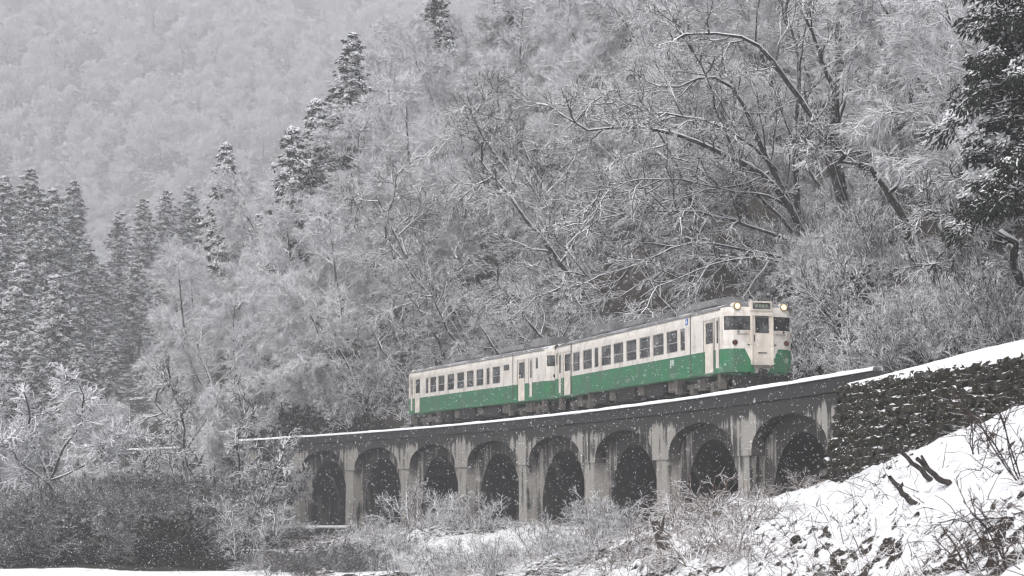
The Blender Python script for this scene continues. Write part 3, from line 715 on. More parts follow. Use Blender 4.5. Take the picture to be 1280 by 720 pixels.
# writing on the cars
def text_part(root, body, size, x, z, mat, name):
    cu = bpy.data.curves.new('lettering', 'FONT'); cu.body = body; cu.size = size; cu.extrude = 0.004; cu.align_x = 'CENTER'
    t = bpy.data.objects.new('lettering_source', cu); COL.objects.link(t); bpy.context.view_layer.update()
    me = bpy.data.meshes.new_from_object(t.evaluated_get(bpy.context.evaluated_depsgraph_get()))
    bpy.data.objects.remove(t); me.materials.clear(); me.materials.append(mat)
    o = obj(name, me, root); o.location = (x, -1.456, z); o.scale = (1.4, 1, 1); o.rotation_euler = (math.pi / 2, 0, 0); return o
text_part(car1, 'JR', 0.36, 5.0, 1.50, M['white'], 'emblem')
mb = MB(); mb.box(6.42, 6.68, -1.458, -1.449, 3.03, 3.29); st_ = mb.build('notice', M['blue'], car1)
mb = MB(); mb.cyl((6.52, -1.461, 3.24), (6.52, -1.457, 3.24), .028, 10); mb.box(6.48, 6.54, -1.461, -1.4575, 3.10, 3.20); mb.box(6.56, 6.60, -1.461, -1.4575, 3.08, 3.17); mb.build('pictogram', M['white'], st_)
mb = MB()
for k in range(5): mb.box(-.4 + k * .13, -.31 + k * .13, -1.456, -1.449, 1.16, 1.27)
mb.build('faded_marking', M['print'], car1)

# ------------------------------------------------------------------ plants
def unit(v): return v / (np.linalg.norm(v, axis=-1, keepdims=True) + 1e-9)
def tubes(P, r0, r1, k, rng):
    """Batch of tapered tubes along polylines P (M,n,3)."""
    M_, n, _ = P.shape
    T = np.gradient(P, axis=1); T = unit(T)
    ref = unit(rng.normal(size=(M_, 1, 3))); U = unit(np.cross(T, ref)); Wv = np.cross(T, U)
    ang = 2 * np.pi * np.arange(k) / k + 0.0
    rad = (r0[:, None] + (r1 - r0)[:, None] * np.linspace(0, 1, n)[None])[..., None, None]
    V_ = P[:, :, None, :] + rad * (U[:, :, None, :] * np.cos(ang)[:, None] + Wv[:, :, None, :] * np.sin(ang)[:, None])
    base = (np.arange(M_) * n * k)[:, None, None]; i = np.arange(n - 1)[None, :, None]; j = np.arange(k)[None, None]
    j2 = (j + 1) % k
    Fq = np.stack([base + i * k + j, base + i * k + j2, base + (i + 1) * k + j2, base + (i + 1) * k + j], -1).reshape(-1, 4)
    return V_.reshape(-1, 3), Fq
class Geo:
    def __init__(s): s.V = []; s.F = []; s.n = 0
    def add(s, V_, F_): s.V.append(V_); s.F.append(F_ + s.n); s.n += len(V_)
    def mesh(s, name, mat, sm=False): return mesh_np(name, np.concatenate(s.V), np.concatenate(s.F), mat, sm)
def sprout(P, K, L0, L1, ang, npts, rng, t0=0.2, t1=1.0, flat=1.0, trop=(0, 0, 0), wander=0.15, tipshrink=0.5):
    """K children on each polyline of P; lengths L0..L1, leaving the parent at about ang radians."""
    M_, n, _ = P.shape
    t = t0 + (t1 - t0) * ((np.arange(K)[None] + rng.random((M_, K))) / K)
    f = t * (n - 1); i = np.clip(f.astype(int), 0, n - 2); fr = (f - i)[..., None]
    m = np.arange(M_)[:, None]
    p = P[m, i] * (1 - fr) + P[m, i + 1] * fr; d = unit(P[m, i + 1] - P[m, i])
    r = rng.normal(size=d.shape); r[..., 2] *= flat; perp = unit(r - (r * d).sum(-1, keepdims=True) * d)
    a = ang * (0.7 + 0.6 * rng.random((M_, K)))[..., None]
    d = unit(d * np.cos(a) + perp * np.sin(a))
    Ln = (L0 + (L1 - L0) * rng.random((M_, K))) * (1 - tipshrink * t)
    p = p.reshape(-1, 3); d = d.reshape(-1, 3); Ln = Ln.reshape(-1)
    out = [p]; tr = np.array(trop)
    for _ in range(npts - 1):
        d = unit(d + rng.normal(size=d.shape) * wander + tr); p = p + d * (Ln / (npts - 1))[:, None]; out.append(p)
    return np.stack(out, 1)
def const(P, r): return np.full(len(P), r)
def resample(pts, n):
    pts = np.asarray(pts, float); c = np.concatenate([[0], np.cumsum(np.linalg.norm(np.diff(pts, axis=0), axis=1))])
    t = np.linspace(0, c[-1], n); q = np.stack([np.interp(t, c, pts[:, i]) for i in range(3)], 1)
    for _ in range(2): q[1:-1] = q[1:-1] * .5 + (q[:-2] + q[2:]) * .25
    return q
def bare_tree_meshes(seed, H=12, lean=0.25, limbs=13, spread=0.95, dens=(10, 9, 6), twig_mat='twig', stems=1, r=0.17, t0=0.14, limbL=(3.8, 6.6), droop=0.0, tw=1.0):
    g = np.random.default_rng(seed); tr, cr = Geo(), Geo(); T0 = []
    for s in range(stems):
        a = g.uniform(-.5, .5) + (s * 2.3); d = np.array([lean + .10 * s * math.cos(a), .12 * math.sin(a) * (s + .5), 1.0]); p = np.array([.3 * s * math.cos(a), .3 * s * math.sin(a), -0.5]); pts = [p]
        for k in range(9):
            d = d / np.linalg.norm(d); p = p + d * (H * g.uniform(.85, 1.0) + .5) / 9; pts.append(p); d = d + g.normal(0, .13, 3) + np.array([0, 0, .05])
        T0.append(pts)
    T0 = np.array(T0)
    V_, F_ = tubes(T0, const(T0, r), const(T0, r * .22), 7, g); tr.add(V_, F_)
    A = sprout(T0, limbs, limbL[0], limbL[1], spread, 7, g, t0=t0, flat=0.7, trop=(0.04, 0, .045 - droop), wander=.17, tipshrink=.45)
    V_, F_ = tubes(A, const(A, r * .36), const(A, r * .10), 5, g); cr.add(V_, F_)
    B = sprout(A, dens[0], 1.3, 2.5, .8, 5, g, t0=.2, flat=.55, trop=(0.02, 0, .01 - droop), wander=.18)
    V_, F_ = tubes(B, const(B, .034 * tw), const(B, .018 * tw), 4, g); cr.add(V_, F_)
    C = sprout(B, dens[1], .7, 1.5, .7, 4, g, t0=.12, flat=.5, trop=(0, 0, -.01 - droop), wander=.17)
    V_, F_ = tubes(C, const(C, .022 * tw), const(C, .012 * tw), 3, g); cr.add(V_, F_)
    D = sprout(C, int(dens[2] * 1.6), .28, .70, .65, 2, g, t0=.12, flat=.5)
    V_, F_ = tubes(D, const(D, .0138 * tw), const(D, .008 * tw), 3, g); cr.add(V_, F_)
    return tr.mesh('trunk', M['bark']), cr.mesh('crown', M[twig_mat])
def leafs(C, A, ln, wd, g):
    """Elongated irregular octahedra: centres C, axes A, lengths, widths."""
    n = len(C); A = unit(A); U = unit(np.cross(A, unit(g.normal(size=(n, 3))))); W_ = np.cross(A, U)
    pts = np.stack([C - A * ln[:, None] * .45, C + U * wd[:, None], C + W_ * (wd * .7)[:, None], C - U * wd[:, None], C - W_ * (wd * .7)[:, None], C + A * ln[:, None] * .55], 1)
    pts = pts + g.normal(size=pts.shape) * (wd * .18)[:, None, None]
    f = np.array([(0, 2, 1), (0, 3, 2), (0, 4, 3), (0, 1, 4), (5, 1, 2), (5, 2, 3), (5, 3, 4), (5, 4, 1)])
    return pts.reshape(-1, 3), (np.arange(n)[:, None, None] * 6 + f[None]).reshape(-1, 3)
def conifer_meshes(seed, H=24, Rm=2.6, base=.08, nb=110, clumps=4, per=17, leaf=(.32, .70), wid=(.055, .11), csize=.52, mat='cedar', r=.28, snow=0.30):
    """Trunk, drooping boughs, and on each bough a few heavy clumps of sprays with snow lying on their tops."""
    g = np.random.default_rng(seed); tr, cr = Geo(), Geo()
    T0 = np.array([[[.1 * math.sin(k), .1 * math.cos(k * 1.7), -0.5 + (H + .5) * k / 9] for k in range(10)]])
    V_, F_ = tubes(T0, const(T0, r), const(T0, .03), 8, g); tr.add(V_, F_)
    t = base + (1 - base) * (np.arange(nb) + g.random(nb)) / nb; az_ = np.arange(nb) * 2.4 + g.normal(0, .4, nb)
    Ln = Rm * np.minimum((1 - t) ** .58 * 1.25, 1.0) * (.45 + .8 * g.random(nb)) * (0.7 + .3 * np.minimum(1, (t - base) * 8)) + .12
    z = t * H; P_ = []
    for q in np.linspace(0, 1, 6):
        rr = Ln * q; P_.append(np.stack([rr * np.cos(az_ + .2 * q), rr * np.sin(az_ + .2 * q), z + Ln * (.15 * q - .5 * q * q)], 1))
    B = np.stack(P_, 1); V_, F_ = tubes(B, const(B, .05), const(B, .015), 4, g); tr.add(V_, F_)
    m = np.arange(nb)[:, None]; q = (np.arange(clumps)[None] + .3 + .7 * g.random((nb, clumps))) / clumps; f = q * 4.99; i = np.clip(f.astype(int), 0, 4); fr = (f - i)[..., None]
    p = (B[m, i] * (1 - fr) + B[m, i + 1] * fr).reshape(-1, 3); d = unit(B[m, i + 1] - B[m, i]).reshape(-1, 3)
    p = p + g.normal(size=p.shape) * np.array([.25, .25, .1]) * csize
    cs = csize * (.55 + .7 * g.random(len(p))) * np.repeat(.45 + .55 * np.minimum(1, Ln / (Rm * .6)), clumps)
    load = g.normal(snow, .48, len(p))
    o = unit(g.normal(size=(len(p), per, 3))) * (g.random((len(p), per, 1)) ** .4) * np.array([1.0, 1.0, .85])
    C = (p[:, None] + o * cs[:, None, None]); A = o * 1.0 + d[:, None] * .9 + g.normal(size=o.shape) * .35 + np.array([0, 0, -.45])
    topv = o[..., 2] / .85 + load[:, None] + g.normal(0, .15, o.shape[:2])
    C = C.reshape(-1, 3); A = A.reshape(-1, 3); n = len(C); sc_ = np.repeat(cs / csize, per)
    V_, F_ = leafs(C, A, g.uniform(*leaf, n) * (.6 + .4 * sc_), g.uniform(*wid, n), g); cr.add(V_, F_)
    me = tr.mesh('trunk', M['bark']); mc = cr.mesh('crown', M[mat])
    at2 = mc.attributes.new('load', 'FLOAT', 'POINT'); at2.data.foreach_set('value', np.repeat(topv.reshape(-1), 6).astype(np.float32))
    return me, mc
def shrub_meshes(seed, H=1.8, stems=9, K=(6, 7, 4), mat='twig', splay=.8, tw=.8, trop=(0, 0, -.05)):
    g = np.random.default_rng(seed); st, cr = Geo(), Geo()
    a = g.random(stems) * 6.28; d = np.stack([np.cos(a) * splay * g.random(stems), np.sin(a) * splay * g.random(stems), np.ones(stems)], 1); p = np.stack([.15 * np.cos(a), .15 * np.sin(a), np.full(stems, -.15)], 1); out = [p]
    for k in range(5): d = unit(d + g.normal(size=d.shape) * .16 + np.array(trop)); p = p + d * (H * g.uniform(.7, 1.1, stems) / 5)[:, None]; out.append(p)
    A = np.stack(out, 1); V_, F_ = tubes(A, const(A, .026 * tw), const(A, .010 * tw), 5, g); st.add(V_, F_)
    B = sprout(A, K[0], .3 * H, .55 * H, .7, 5, g, t0=.15, trop=trop, wander=.18); V_, F_ = tubes(B, const(B, .015 * tw), const(B, .008 * tw), 4, g); cr.add(V_, F_)
    C = sprout(B, K[1], .12 * H, .25 * H, .7, 3, g, trop=(0, 0, -.02), wander=.2); V_, F_ = tubes(C, const(C, .012 * tw), const(C, .007 * tw), 3, g); cr.add(V_, F_)
    if K[2]:
        D = sprout(C, K[2], .05 * H, .12 * H, .7, 2, g); V_, F_ = tubes(D, const(D, .010 * tw), const(D, .006 * tw), 3, g); cr.add(V_, F_)
    return st.mesh('stem', M[mat]), cr.mesh('twigs', M[mat])
def thicket_meshes(seed, H=2.2, Rr=1.6, n=900, mat='thicket', leaf=(.16, .34), wid=(.05, .10)):
    g = np.random.default_rng(seed); st, cr = Geo(), Geo()
    a = g.random(8) * 6.28; A = np.stack([np.stack([Rr * .8 * q * np.cos(a), Rr * .8 * q * np.sin(a), -.2 + H * .8 * q + 0 * a], 1) for q in np.linspace(0, 1, 4)], 1)
    V_, F_ = tubes(A, const(A, .04), const(A, .015), 5, g); st.add(V_, F_)
    u = g.normal(size=(n, 3)); u = unit(u); u[:, 2] = np.abs(u[:, 2]); rr = g.random(n) ** .35
    C = u * rr[:, None] * np.array([Rr, Rr, H]); C *= (0.8 + .4 * fbm(u[:, 0] * 2 + 5, u[:, 1] * 2 + seed, 1.3, 2))[:, None]
    Ax = u + g.normal(size=u.shape) * .6 + np.array([0, 0, -.3]); V_, F_ = leafs(C, Ax, g.uniform(*leaf, n), g.uniform(*wid, n), g); cr.add(V_, F_)
    return st.mesh('stem', M['bark']), cr.mesh('foliage', M[mat])
def plant(name, meshes, loc, rz, sc, label, cat, group=None, tilt=(0, 0), part=('trunk', 'crown')):
    root = empty(name, loc, rz, label=label, cat=cat, group=group); root.rotation_euler = (tilt[0], tilt[1], rz); root.scale = (sc, sc, sc) if np.isscalar(sc) else sc
    obj(part[0], meshes[0], root); obj(part[1], meshes[1], root, kind='stuff'); return root

BARE = [bare_tree_meshes(100 + i, H=h, lean=l, limbs=n, twig_mat=m_, stems=st, droop=dr, spread=sp, dens=de, r=r_) for i, (h, l, n, st, dr, sp, m_, de, r_) in enumerate((
    (12, .45, 11, 1, .02, 1.15, 'twig', (8, 7, 5), .19), (13, .55, 7, 2, .03, 1.2, 'twig', (8, 7, 5), .20), (11, .35, 11, 1, .05, 1.25, 'twig', (8, 7, 5), .17),
    (14, .3, 14, 1, .02, .95, 'frosty', (10, 9, 6), .18), (12, .4, 8, 2, .04, 1.05, 'frosty', (10, 9, 5), .17), (12.5, .15, 14, 1, .0, .9, 'frost', (10, 9, 6), .16), (13.5, .2, 15, 1, .03, 1.0, 'frost', (10, 9, 6), .17)))]
FARB = [bare_tree_meshes(200 + i, H=h, lean=.1, limbs=14, twig_mat='rime', dens=(9, 8, 6), tw=1.5, limbL=(3.4, 5.6)) for i, h in enumerate((11, 12, 9.5))]
CONI = [conifer_meshes(300 + i, H=h, Rm=rm, nb=nb) for i, (h, rm, nb) in enumerate(((27, 2.7, 165), (24, 2.5, 150), (20, 2.6, 130)))]
SHRUB = [shrub_meshes(400 + i, H=h, stems=st) for i, (h, st) in enumerate(((2.2, 10), (1.7, 12), (2.8, 9)))]
THICK = [thicket_meshes(500 + i) for i in range(2)]
DSHRUB = [shrub_meshes(470 + i, H=4.0, stems=13, K=(7, 7, 4), mat='shade_twig', tw=1.1, splay=.9) for i in range(2)]

def vacant(p, taken, dmin): return all((p[0] - q[0]) ** 2 + (p[1] - q[1]) ** 2 > dmin * dmin for q in taken)
# wood on the slope behind the train
DGREAT = float(pix(ray_ground(1020, 352))[2][0]); print('great', DGREAT)
taken = []; count = 0
cand = []
for s in np.arange(-40, 118, 6.2):
    for k, u in enumerate((6.5, 12.0, 18.5, 25.5, 33, 41, 50, 60, 71)):
        cand.append((s + (3.1 if k % 2 else 0) + random.uniform(-2.2, 2.2), u + random.uniform(-1.8, 1.8)))
for s, u in cand:
    x, y = map(float, trk(s, u)); z = float(height(x, y))
    ix, iy, d = pix((x, y, z)); ix2, iy2, _ = pix((x, y, z + 12))
    if not (-60 < ix[0] < 1345) or iy2[0] > 560 or iy[0] < -25 or z < 0.5: continue
    if ix[0] < 222 and iy2[0] < 455: continue
    iy3 = pix((x, y, z + 14.5))[1]
    if (335 < ix[0] < 475 and iy3[0] < 222) or (250 < ix[0] <= 335 and iy3[0] < 290): continue
    if 640 < ix[0] < 1000 and d[0] < DGREAT - 4 and iy3[0] < 330: continue
    if 890 < ix[0] < 1250 and d[0] < DGREAT + 4: continue
    if 660 < ix[0] <= 930 and d[0] < DGREAT - 6 and u > 9: continue
    if s < 4 and u < 9: continue                       # kept open for the trees placed one by one
    if count >= 172: break
    h = TH + TK * s; down = h + math.pi                 # leaning out over the valley
    q_ = u + random.uniform(-5, 5) + (16 if s > 62 else 0) + (8 if s < -6 else 0); i = random.randrange(3) if q_ < 16 else (random.choice((3, 4, 4, 0, 5)) if q_ < 26 else random.choice((5, 6, 5, 6, 3))); i = random.choice((5, 6)) if s > 70 and random.random() < .6 else i; sc = random.uniform(.82, 1.32) * (0.72 if u < 8 else 1.0)
    my = (iy[0] + iy2[0]) / 2; row_ = 'at the top edge' if my < 70 else 'high up' if my < 190 else 'halfway up' if my < 320 else 'low down'
    if s > 62: where = 'on the ridge end, ' + ('by the left conifers' if ix[0] < 330 else 'above the rear end of the parapet' if ix[0] < 470 else 'left of centre')
    elif s > 4: where = 'on the wooded slope, ' + ('above the rear railcar' if ix[0] < 690 else 'above the front railcar')
    else: where = 'on the slope right of the train front'
    look = ('dark bare tree', 'half-frosted bare tree', 'white-frosted bare tree')[0 if i < 3 else 1 if i < 5 else 2]
    zone = (look + ' ' + where + ', ' + row_, look + 's ' + where + ', ' + row_)
    plant('bare_tree', BARE[i], (x, y, z), down + random.uniform(-.9, .9), sc, zone[0], 'tree', zone[1]); taken.append((x, y)); count += 1
# far hillside in the snowfall
def far_zone(px, py):
    w_ = ('at the top left corner' if px < 170 else 'midway along the top edge' if px < 330 else 'at the top edge beside the near ridge') if py < 90 else ('above the left conifers' if px < 120 else 'above the second conifer stand' if px < 240 else 'beside the slope of the near ridge')
    return 'pale frosted tree on the far hillside, ' + w_, 'tree', 'frosted trees on the far hillside, ' + w_
nf = 0
for y in np.arange(800, 1360, 20):
    for x in np.arange(-400, 40, 20):
        xx, yy = x + random.uniform(-8, 8), y + random.uniform(-8, 8); zz = float(height(xx, yy)); ix, iy, d = pix((xx, yy, zz)); ix2, iy2, _ = pix((xx, yy, zz + 32))
        if not (-40 < ix[0] < 600) or iy[0] < -15 or iy2[0] > 470 or random.random() < .06 or nf >= 290: continue
        if iy2[0] > 520 - .95 * ix[0] + 130: continue    # out of sight behind the ridge end
        plant('frosted_tree', FARB[random.randrange(3)], (xx, yy, zz), random.uniform(0, 6.28), random.uniform(2.1, 3.1), *far_zone(ix[0], (iy[0] + iy2[0]) / 2)); nf += 1
# conifers: left stand (by photo pixel of the tip, depth), then those standing out of the slope
LEFTLAB = {(6, 222): ('tall conifer cut by the left edge of the picture',), (38, 212): ('tallest conifer of the left-edge stand, second tip from the edge',), (64, 236): ('conifer of the left-edge stand, third tip from the edge',),
    (92, 228): ('rightmost of the tall conifer tips in the left-edge stand',), (108, 300): ('shorter conifer on the right flank of the left-edge stand',), (150, 266): ('leftmost tip of the second conifer stand, beside the left-edge stand',),
    (180, 250): ('second conifer tip from the left in the second stand',), (208, 240): ('third conifer tip from the left in the second stand',), (238, 235): ('rightmost conifer tip of the second stand, next to the ridge',)}
LEFTLAB = {k_: v_ + ('conifer', 'conifers of the two left stands') for k_, v_ in LEFTLAB.items()}
for px, py, d, kind in ((6, 222, 138, 0), (38, 212, 146, 0), (64, 236, 140, 1), (92, 228, 150, 0), (108, 300, 141, 1), (-8, 300, 128, 2), (28, 330, 124, 2), (70, 345, 122, 2), (150, 266, 160, 1), (180, 250, 166, 0), (208, 240, 170, 0), (238, 235, 172, 0), (128, 330, 148, 2), (168, 330, 150, 2), (205, 320, 158, 1), (140, 420, 128, 2), (100, 430, 118, 2), (45, 440, 114, 2), (5, 430, 112, 2)):
    d *= 1.85; t_ = at(px, py, d); gz = float(height(t_[0], t_[1])); H = (27, 24, 20)[kind]; sc = max(.35, min(1.75, (t_[2] - gz) / H))
    plant('cedar', CONI[kind], (t_[0], t_[1], t_[2] - H * sc), random.uniform(0, 6.28), (min(2.1, sc * 1.25 + .2),) * 2 + (sc,), *LEFTLAB.get((px, py), ('lower conifer in front of the left-edge stand', 'conifer', 'lower conifers in front of the left-edge stand') if px < 120 else ('lower conifer in front of the second stand', 'conifer', 'lower conifers in front of the second stand')))
for px, py, d, kind, lab in ((283, 180, 186, 2, 'single snowy conifer tip between the left stand and the ridge'), (440, 42, 168, 1, 'tallest slender conifer rising from the ridge at left of centre'), (395, 125, 163, 2, 'broad conifer on the left shoulder of the slender ridge conifer'), (365, 160, 160, 2, 'lowest of the three conifers stepping down the ridge'), (418, 110, 170, 1, 'conifer close behind the slender ridge conifer'), (545, -25, 196, 1, 'broad snowy conifer cut by the top edge left of centre'), (640, -35, 178, 2, 'conifer half hidden by bare branches at the top edge near the centre')):
    t_ = at(px, py, d); H = (27, 24, 20)[kind]; gz = float(height(t_[0], t_[1])); sc = max(.55, min(1.2, (t_[2] - gz) / H))
    plant('cedar', CONI[kind], (t_[0], t_[1], t_[2] - H * sc), random.uniform(0, 6.28), (1.2, 1.2, sc), lab, 'conifer')

for k, (px, ty) in enumerate(((338, 250), (358, 236), (382, 228), (405, 226), (428, 224), (450, 216), (300, 268), (275, 285))):
    p = ray_ground(px, 380 if px > 330 else 440, 120, 190); x, y = (px - 640) / F * p[1], p[1]; z = float(height(x, y)); top = at(px, ty, float(pix((x, y, z))[2][0]))
    plant('bare_tree', BARE[5 + k % 2], (x, y, z - .2), random.uniform(0, 6.28), max(.5, (top[2] - z) / 13.2), 'white-frosted bare tree hiding the feet of the ridge conifers', 'tree', 'frosted trees before the ridge conifers')

# ---- trees built limb by limb
def limb_tree(name, limbs, seed, label, base, dens=(9, 7, 5, 2), sub=(1.2, 2.6), tmat='limb', cmat='twig', tw=1.0, trop=(0, 0, -.01), cat='tree', levels=3, t0=.25):
    """limbs: list of (points world, r0, r1, sprouting weight)."""
    g = np.random.default_rng(seed); tr, cr = Geo(), Geo(); base = np.asarray(base, float); root = empty(name, tuple(base), label=label, cat=cat)
    for pts, r0, r1, wgt in limbs:
        r0, r1 = r0 * 1.25, r1 * 1.25; q = resample(np.asarray(pts, float) - base, 14)[None]; wob = g.normal(0, .30, (12, 3)); wob[1:-1] = (wob[:-2] + wob[1:-1] + wob[2:]) / 3; q[0, 1:-1] += wob * np.linspace(.25, 1, 12)[:, None]
        V_, F_ = tubes(q, np.array([r0]), np.array([r1]), 7, g); tr.add(V_, F_)
        k = max(1, int(dens[0] * wgt))
        A = sprout(q, k, sub[0], sub[1], .75, 6, g, t0=t0, flat=.6, trop=trop, wander=.2, tipshrink=.3); V_, F_ = tubes(A, const(A, min(.05, r0 * .5)), const(A, .02), 5, g); tr.add(V_, F_)
        B = sprout(A, dens[1], sub[0] * .45, sub[1] * .5, .75, 5, g, t0=.15, flat=.6, trop=trop, wander=.2); V_, F_ = tubes(B, const(B, .026 * tw), const(B, .015 * tw), 4, g); cr.add(V_, F_)
        C = sprout(B, dens[2], .35, .9, .65, 3, g, t0=.1, flat=.7, trop=trop); V_, F_ = tubes(C, const(C, .020 * tw), const(C, .012 * tw), 3, g); cr.add(V_, F_)
        if dens[3]: D = sprout(C, dens[3], .15, .4, .65, 2, g); V_, F_ = tubes(D, const(D, .017 * tw), const(D, .010 * tw), 3, g); cr.add(V_, F_)
    obj('trunk', tr.mesh('trunk', M[tmat]), root); obj('crown', cr.mesh('crown', M[cmat]), root, kind='stuff'); return root
def pts(*a): return [at(*p) for p in a]
b1 = ray_ground(1075, 325); d1 = float(pix(b1)[2][0])
limb_tree('great_bare_tree', [
    (pts((1078, 332, d1), (1052, 262, d1), (1044, 190, d1), (1046, 100, d1 - 1), (1044, 20, d1 - 1), (1046, -60, d1)), .27, .09, 1.0),
    (pts((1070, 300, d1), (1030, 190, d1 - 1), (985, 90, d1 - 2), (955, 45, d1 - 3), (890, 40, d1 - 4), (835, 55, d1 - 5)), .20, .03, 1.5),
    (pts((1046, 120, d1), (1020, 60, d1 - 1), (1004, 10, d1 - 1), (1010, -30, d1)), .11, .04, .8),
    (pts((1048, 150, d1), (1065, 60, d1 + 1), (1080, 20, d1 + 2), (1100, -30, d1 + 2)), .10, .04, .8),
], 901, 'large dark-trunked bare tree soaring right of centre above the train front', b1, sub=(2.0, 4.6))
b2 = ray_ground(1020, 352); d2 = float(pix(b2)[2][0])
limb_tree('great_bare_tree', [
    (pts((1022, 352, d2), (1000, 270, d2 - .5), (960, 215, d2 - 2), (900, 188, d2 - 4), (850, 168, d2 - 5), (780, 160, d2 - 6), (700, 142, d2 - 7)), .19, .035, 2.0),
    (pts((1018, 340, d2), (985, 250, d2 - 1), (945, 170, d2 - 2), (920, 110, d2 - 2), (880, 90, d2 - 3), (820, 108, d2 - 4)), .18, .03, 1.6),
    (pts((1012, 310, d2), (950, 290, d2 - 2), (880, 258, d2 - 4), (800, 262, d2 - 5), (720, 285, d2 - 6)), .10, .02, 1.8),
    (pts((1012, 330, d2), (940, 310, d2 - 3), (860, 300, d2 - 5), (780, 330, d2 - 6), (700, 360, d2 - 6)), .08, .02, 1.6),
    (pts((1000, 275, d2), (990, 180, d2), (1000, 90, d2 + 1), (985, 0, d2 + 1)), .14, .05, 1.0),
    (pts((1000, 275, d2), (965, 240, d2 - 2), (900, 240, d2 - 4), (850, 222, d2 - 5), (790, 222, d2 - 6), (730, 240, d2 - 6)), .07, .02, 1.4),
    (pts((975, 225, d2 - 1), (930, 170, d2 - 3), (870, 150, d2 - 5), (800, 145, d2 - 6), (750, 120, d2 - 6)), .08, .02, 1.4),
    (pts((990, 290, d2 - 1), (950, 250, d2 - 2), (905, 160, d2 - 3), (890, 90, d2 - 3), (850, 40, d2 - 4)), .09, .025, 1.2),
    (pts((1010, 335, d2 - 1), (950, 322, d2 - 4), (880, 330, d2 - 6), (800, 372, d2 - 7)), .06, .02, 1.4),
    (pts((960, 215, d2 - 2), (930, 232, d2 - 3), (895, 225, d2 - 4), (850, 250, d2 - 5), (810, 235, d2 - 5)), .06, .02, .9),
], 902, 'large bare tree throwing long snow-lined limbs leftwards over the train', b2, sub=(2.0, 4.8), trop=(-.03, -.01, .0))
b3 = ray_ground(1160, 340, 50); d3 = float(pix(b3)[2][0])
limb_tree('leaning_tree', [
    (pts((1162, 345, d3), (1135, 290, d3), (1110, 240, d3), (1088, 208, d3 - .5), (1056, 194, d3 - 1)), .21, .09, .5),
    (pts((1112, 246, d3), (1124, 228, d3), (1128, 205, d3), (1140, 150, d3)), .10, .03, .9),
    (pts((1056, 194, d3 - 1), (1030, 180, d3 - 1), (1000, 182, d3 - 2)), .05, .015, .8),
], 903, 'thick dark leaning tree trunk with a broken fork right of the great trees', b3, sub=(.8, 1.8))
b4 = ray_ground(1275, 330, 50); d4 = min(float(pix(b4)[2][0]), 60.0)
b4 = at(1282, 345, d4)
limb_tree('drooping_bare_tree', [
    (pts((1284, 420, d4), (1278, 340, d4), (1262, 302, d4), (1250, 290, d4)), .20, .10, .2),
    (pts((1262, 302, d4), (1225, 300, d4 - .5), (1195, 312, d4 - 1), (1165, 330, d4 - 1.5)), .05, .012, 1.4),
    (pts((1268, 300, d4), (1220, 282, d4 - 1), (1180, 262, d4 - 2), (1150, 240, d4 - 2)), .045, .012, 1.2),
    (pts((1300, 300, d4), (1262, 256, d4 - 1), (1230, 235, d4 - 2), (1205, 215, d4 - 2)), .045, .015, .9),
    (pts((1300, 270, d4), (1270, 232, d4 - 1), (1240, 200, d4 - 2)), .04, .012, .8),
], 904, 'dark bare tree at the right edge with drooping snow-lined boughs', b4, sub=(.6, 1.5), cmat='twig')
fb = ray_ground(1130, 300, 60); df = float(pix(fb)[2][0]) + 3
limb_tree('frosted_tree', [
    (pts((1150, 330, df), (1140, 220, df), (1135, 110, df), (1140, 0, df), (1150, -60, df)), .12, .03, 2.2),
    (pts((1140, 230, df), (1105, 160, df), (1080, 110, df), (1075, 60, df)), .06, .02, 1.6),
    (pts((1138, 180, df), (1170, 120, df), (1180, 50, df), (1175, -20, df)), .06, .02, 1.6),
    (pts((1142, 260, df), (1185, 210, df), (1220, 180, df)), .05, .02, 1.2),
    (pts((1140, 250, df), (1095, 235, df), (1060, 240, df)), .05, .02, 1.2),
], 905, 'fine white-frosted tree left of the dark conifer at the right edge', at(1150, 330, df), cmat='frost', sub=(1.0, 2.2))
# the dark conifer at the right edge
dcx = at(1290, 400, 52)
gz = float(height(dcx[0], dcx[1]))
CED = conifer_meshes(350, H=21, Rm=2.7, base=.30, nb=120, clumps=4, per=90, leaf=(.14, .32), wid=(.022, .05), csize=.5, r=.3, snow=-.42)
plant('cedar', CED, (dcx[0] + .1, dcx[1], 1.8), 0.4, 1.0, 'large dark conifer with clumped snow filling the upper right corner', 'conifer')
# snowy shrubs behind the track, near the wall
g_sh = 'snowy shrubs beside the track right of the train'
for k in range(70):
    s = random.uniform(-36, 4); u = 4.2 + abs(random.gauss(0, 2.6)); x, y = map(float, trk(s, u)); z = float(height(x, y)); ix, iy, _ = pix((x, y, z + .8))
    if not (985 < ix[0] < 1300): continue
    plant('shrub', SHRUB[k % 3], (x, y, z), random.uniform(0, 6.28), random.uniform(.8, 1.35), 'snow-covered bare shrub on the slope beside the track right of the train', 'shrub', g_sh, part=('stem', 'twigs'))
for k in range(75):
    ss, uu = random.uniform(-14, 30), random.uniform(4.5, 19); x, y = map(float, trk(ss, uu)); z = float(height(x, y)); ix, iy, _ = pix((x, y, z + .8))
    if not (955 < ix[0] < 1290): continue
    plant('shrub', SHRUB[k % 3], (x, y, z), random.uniform(0, 6.28), random.uniform(.9, 1.7), 'snowy shrub on the slope among the trunks of the great bare trees', 'shrub', 'snowy shrubs among the great trunks', part=('stem', 'twigs'))
pb = ray_ground(1040, 372, 55)
plant('snowy_bush', shrub_meshes(450, H=3.4, stems=16, K=(8, 8, 5), mat='frost', tw=1.3), tuple(pb), 0, 1.0, 'bright snow-laden bush under the great trees, above right of the train front', 'bush', part=('stem', 'twigs'))
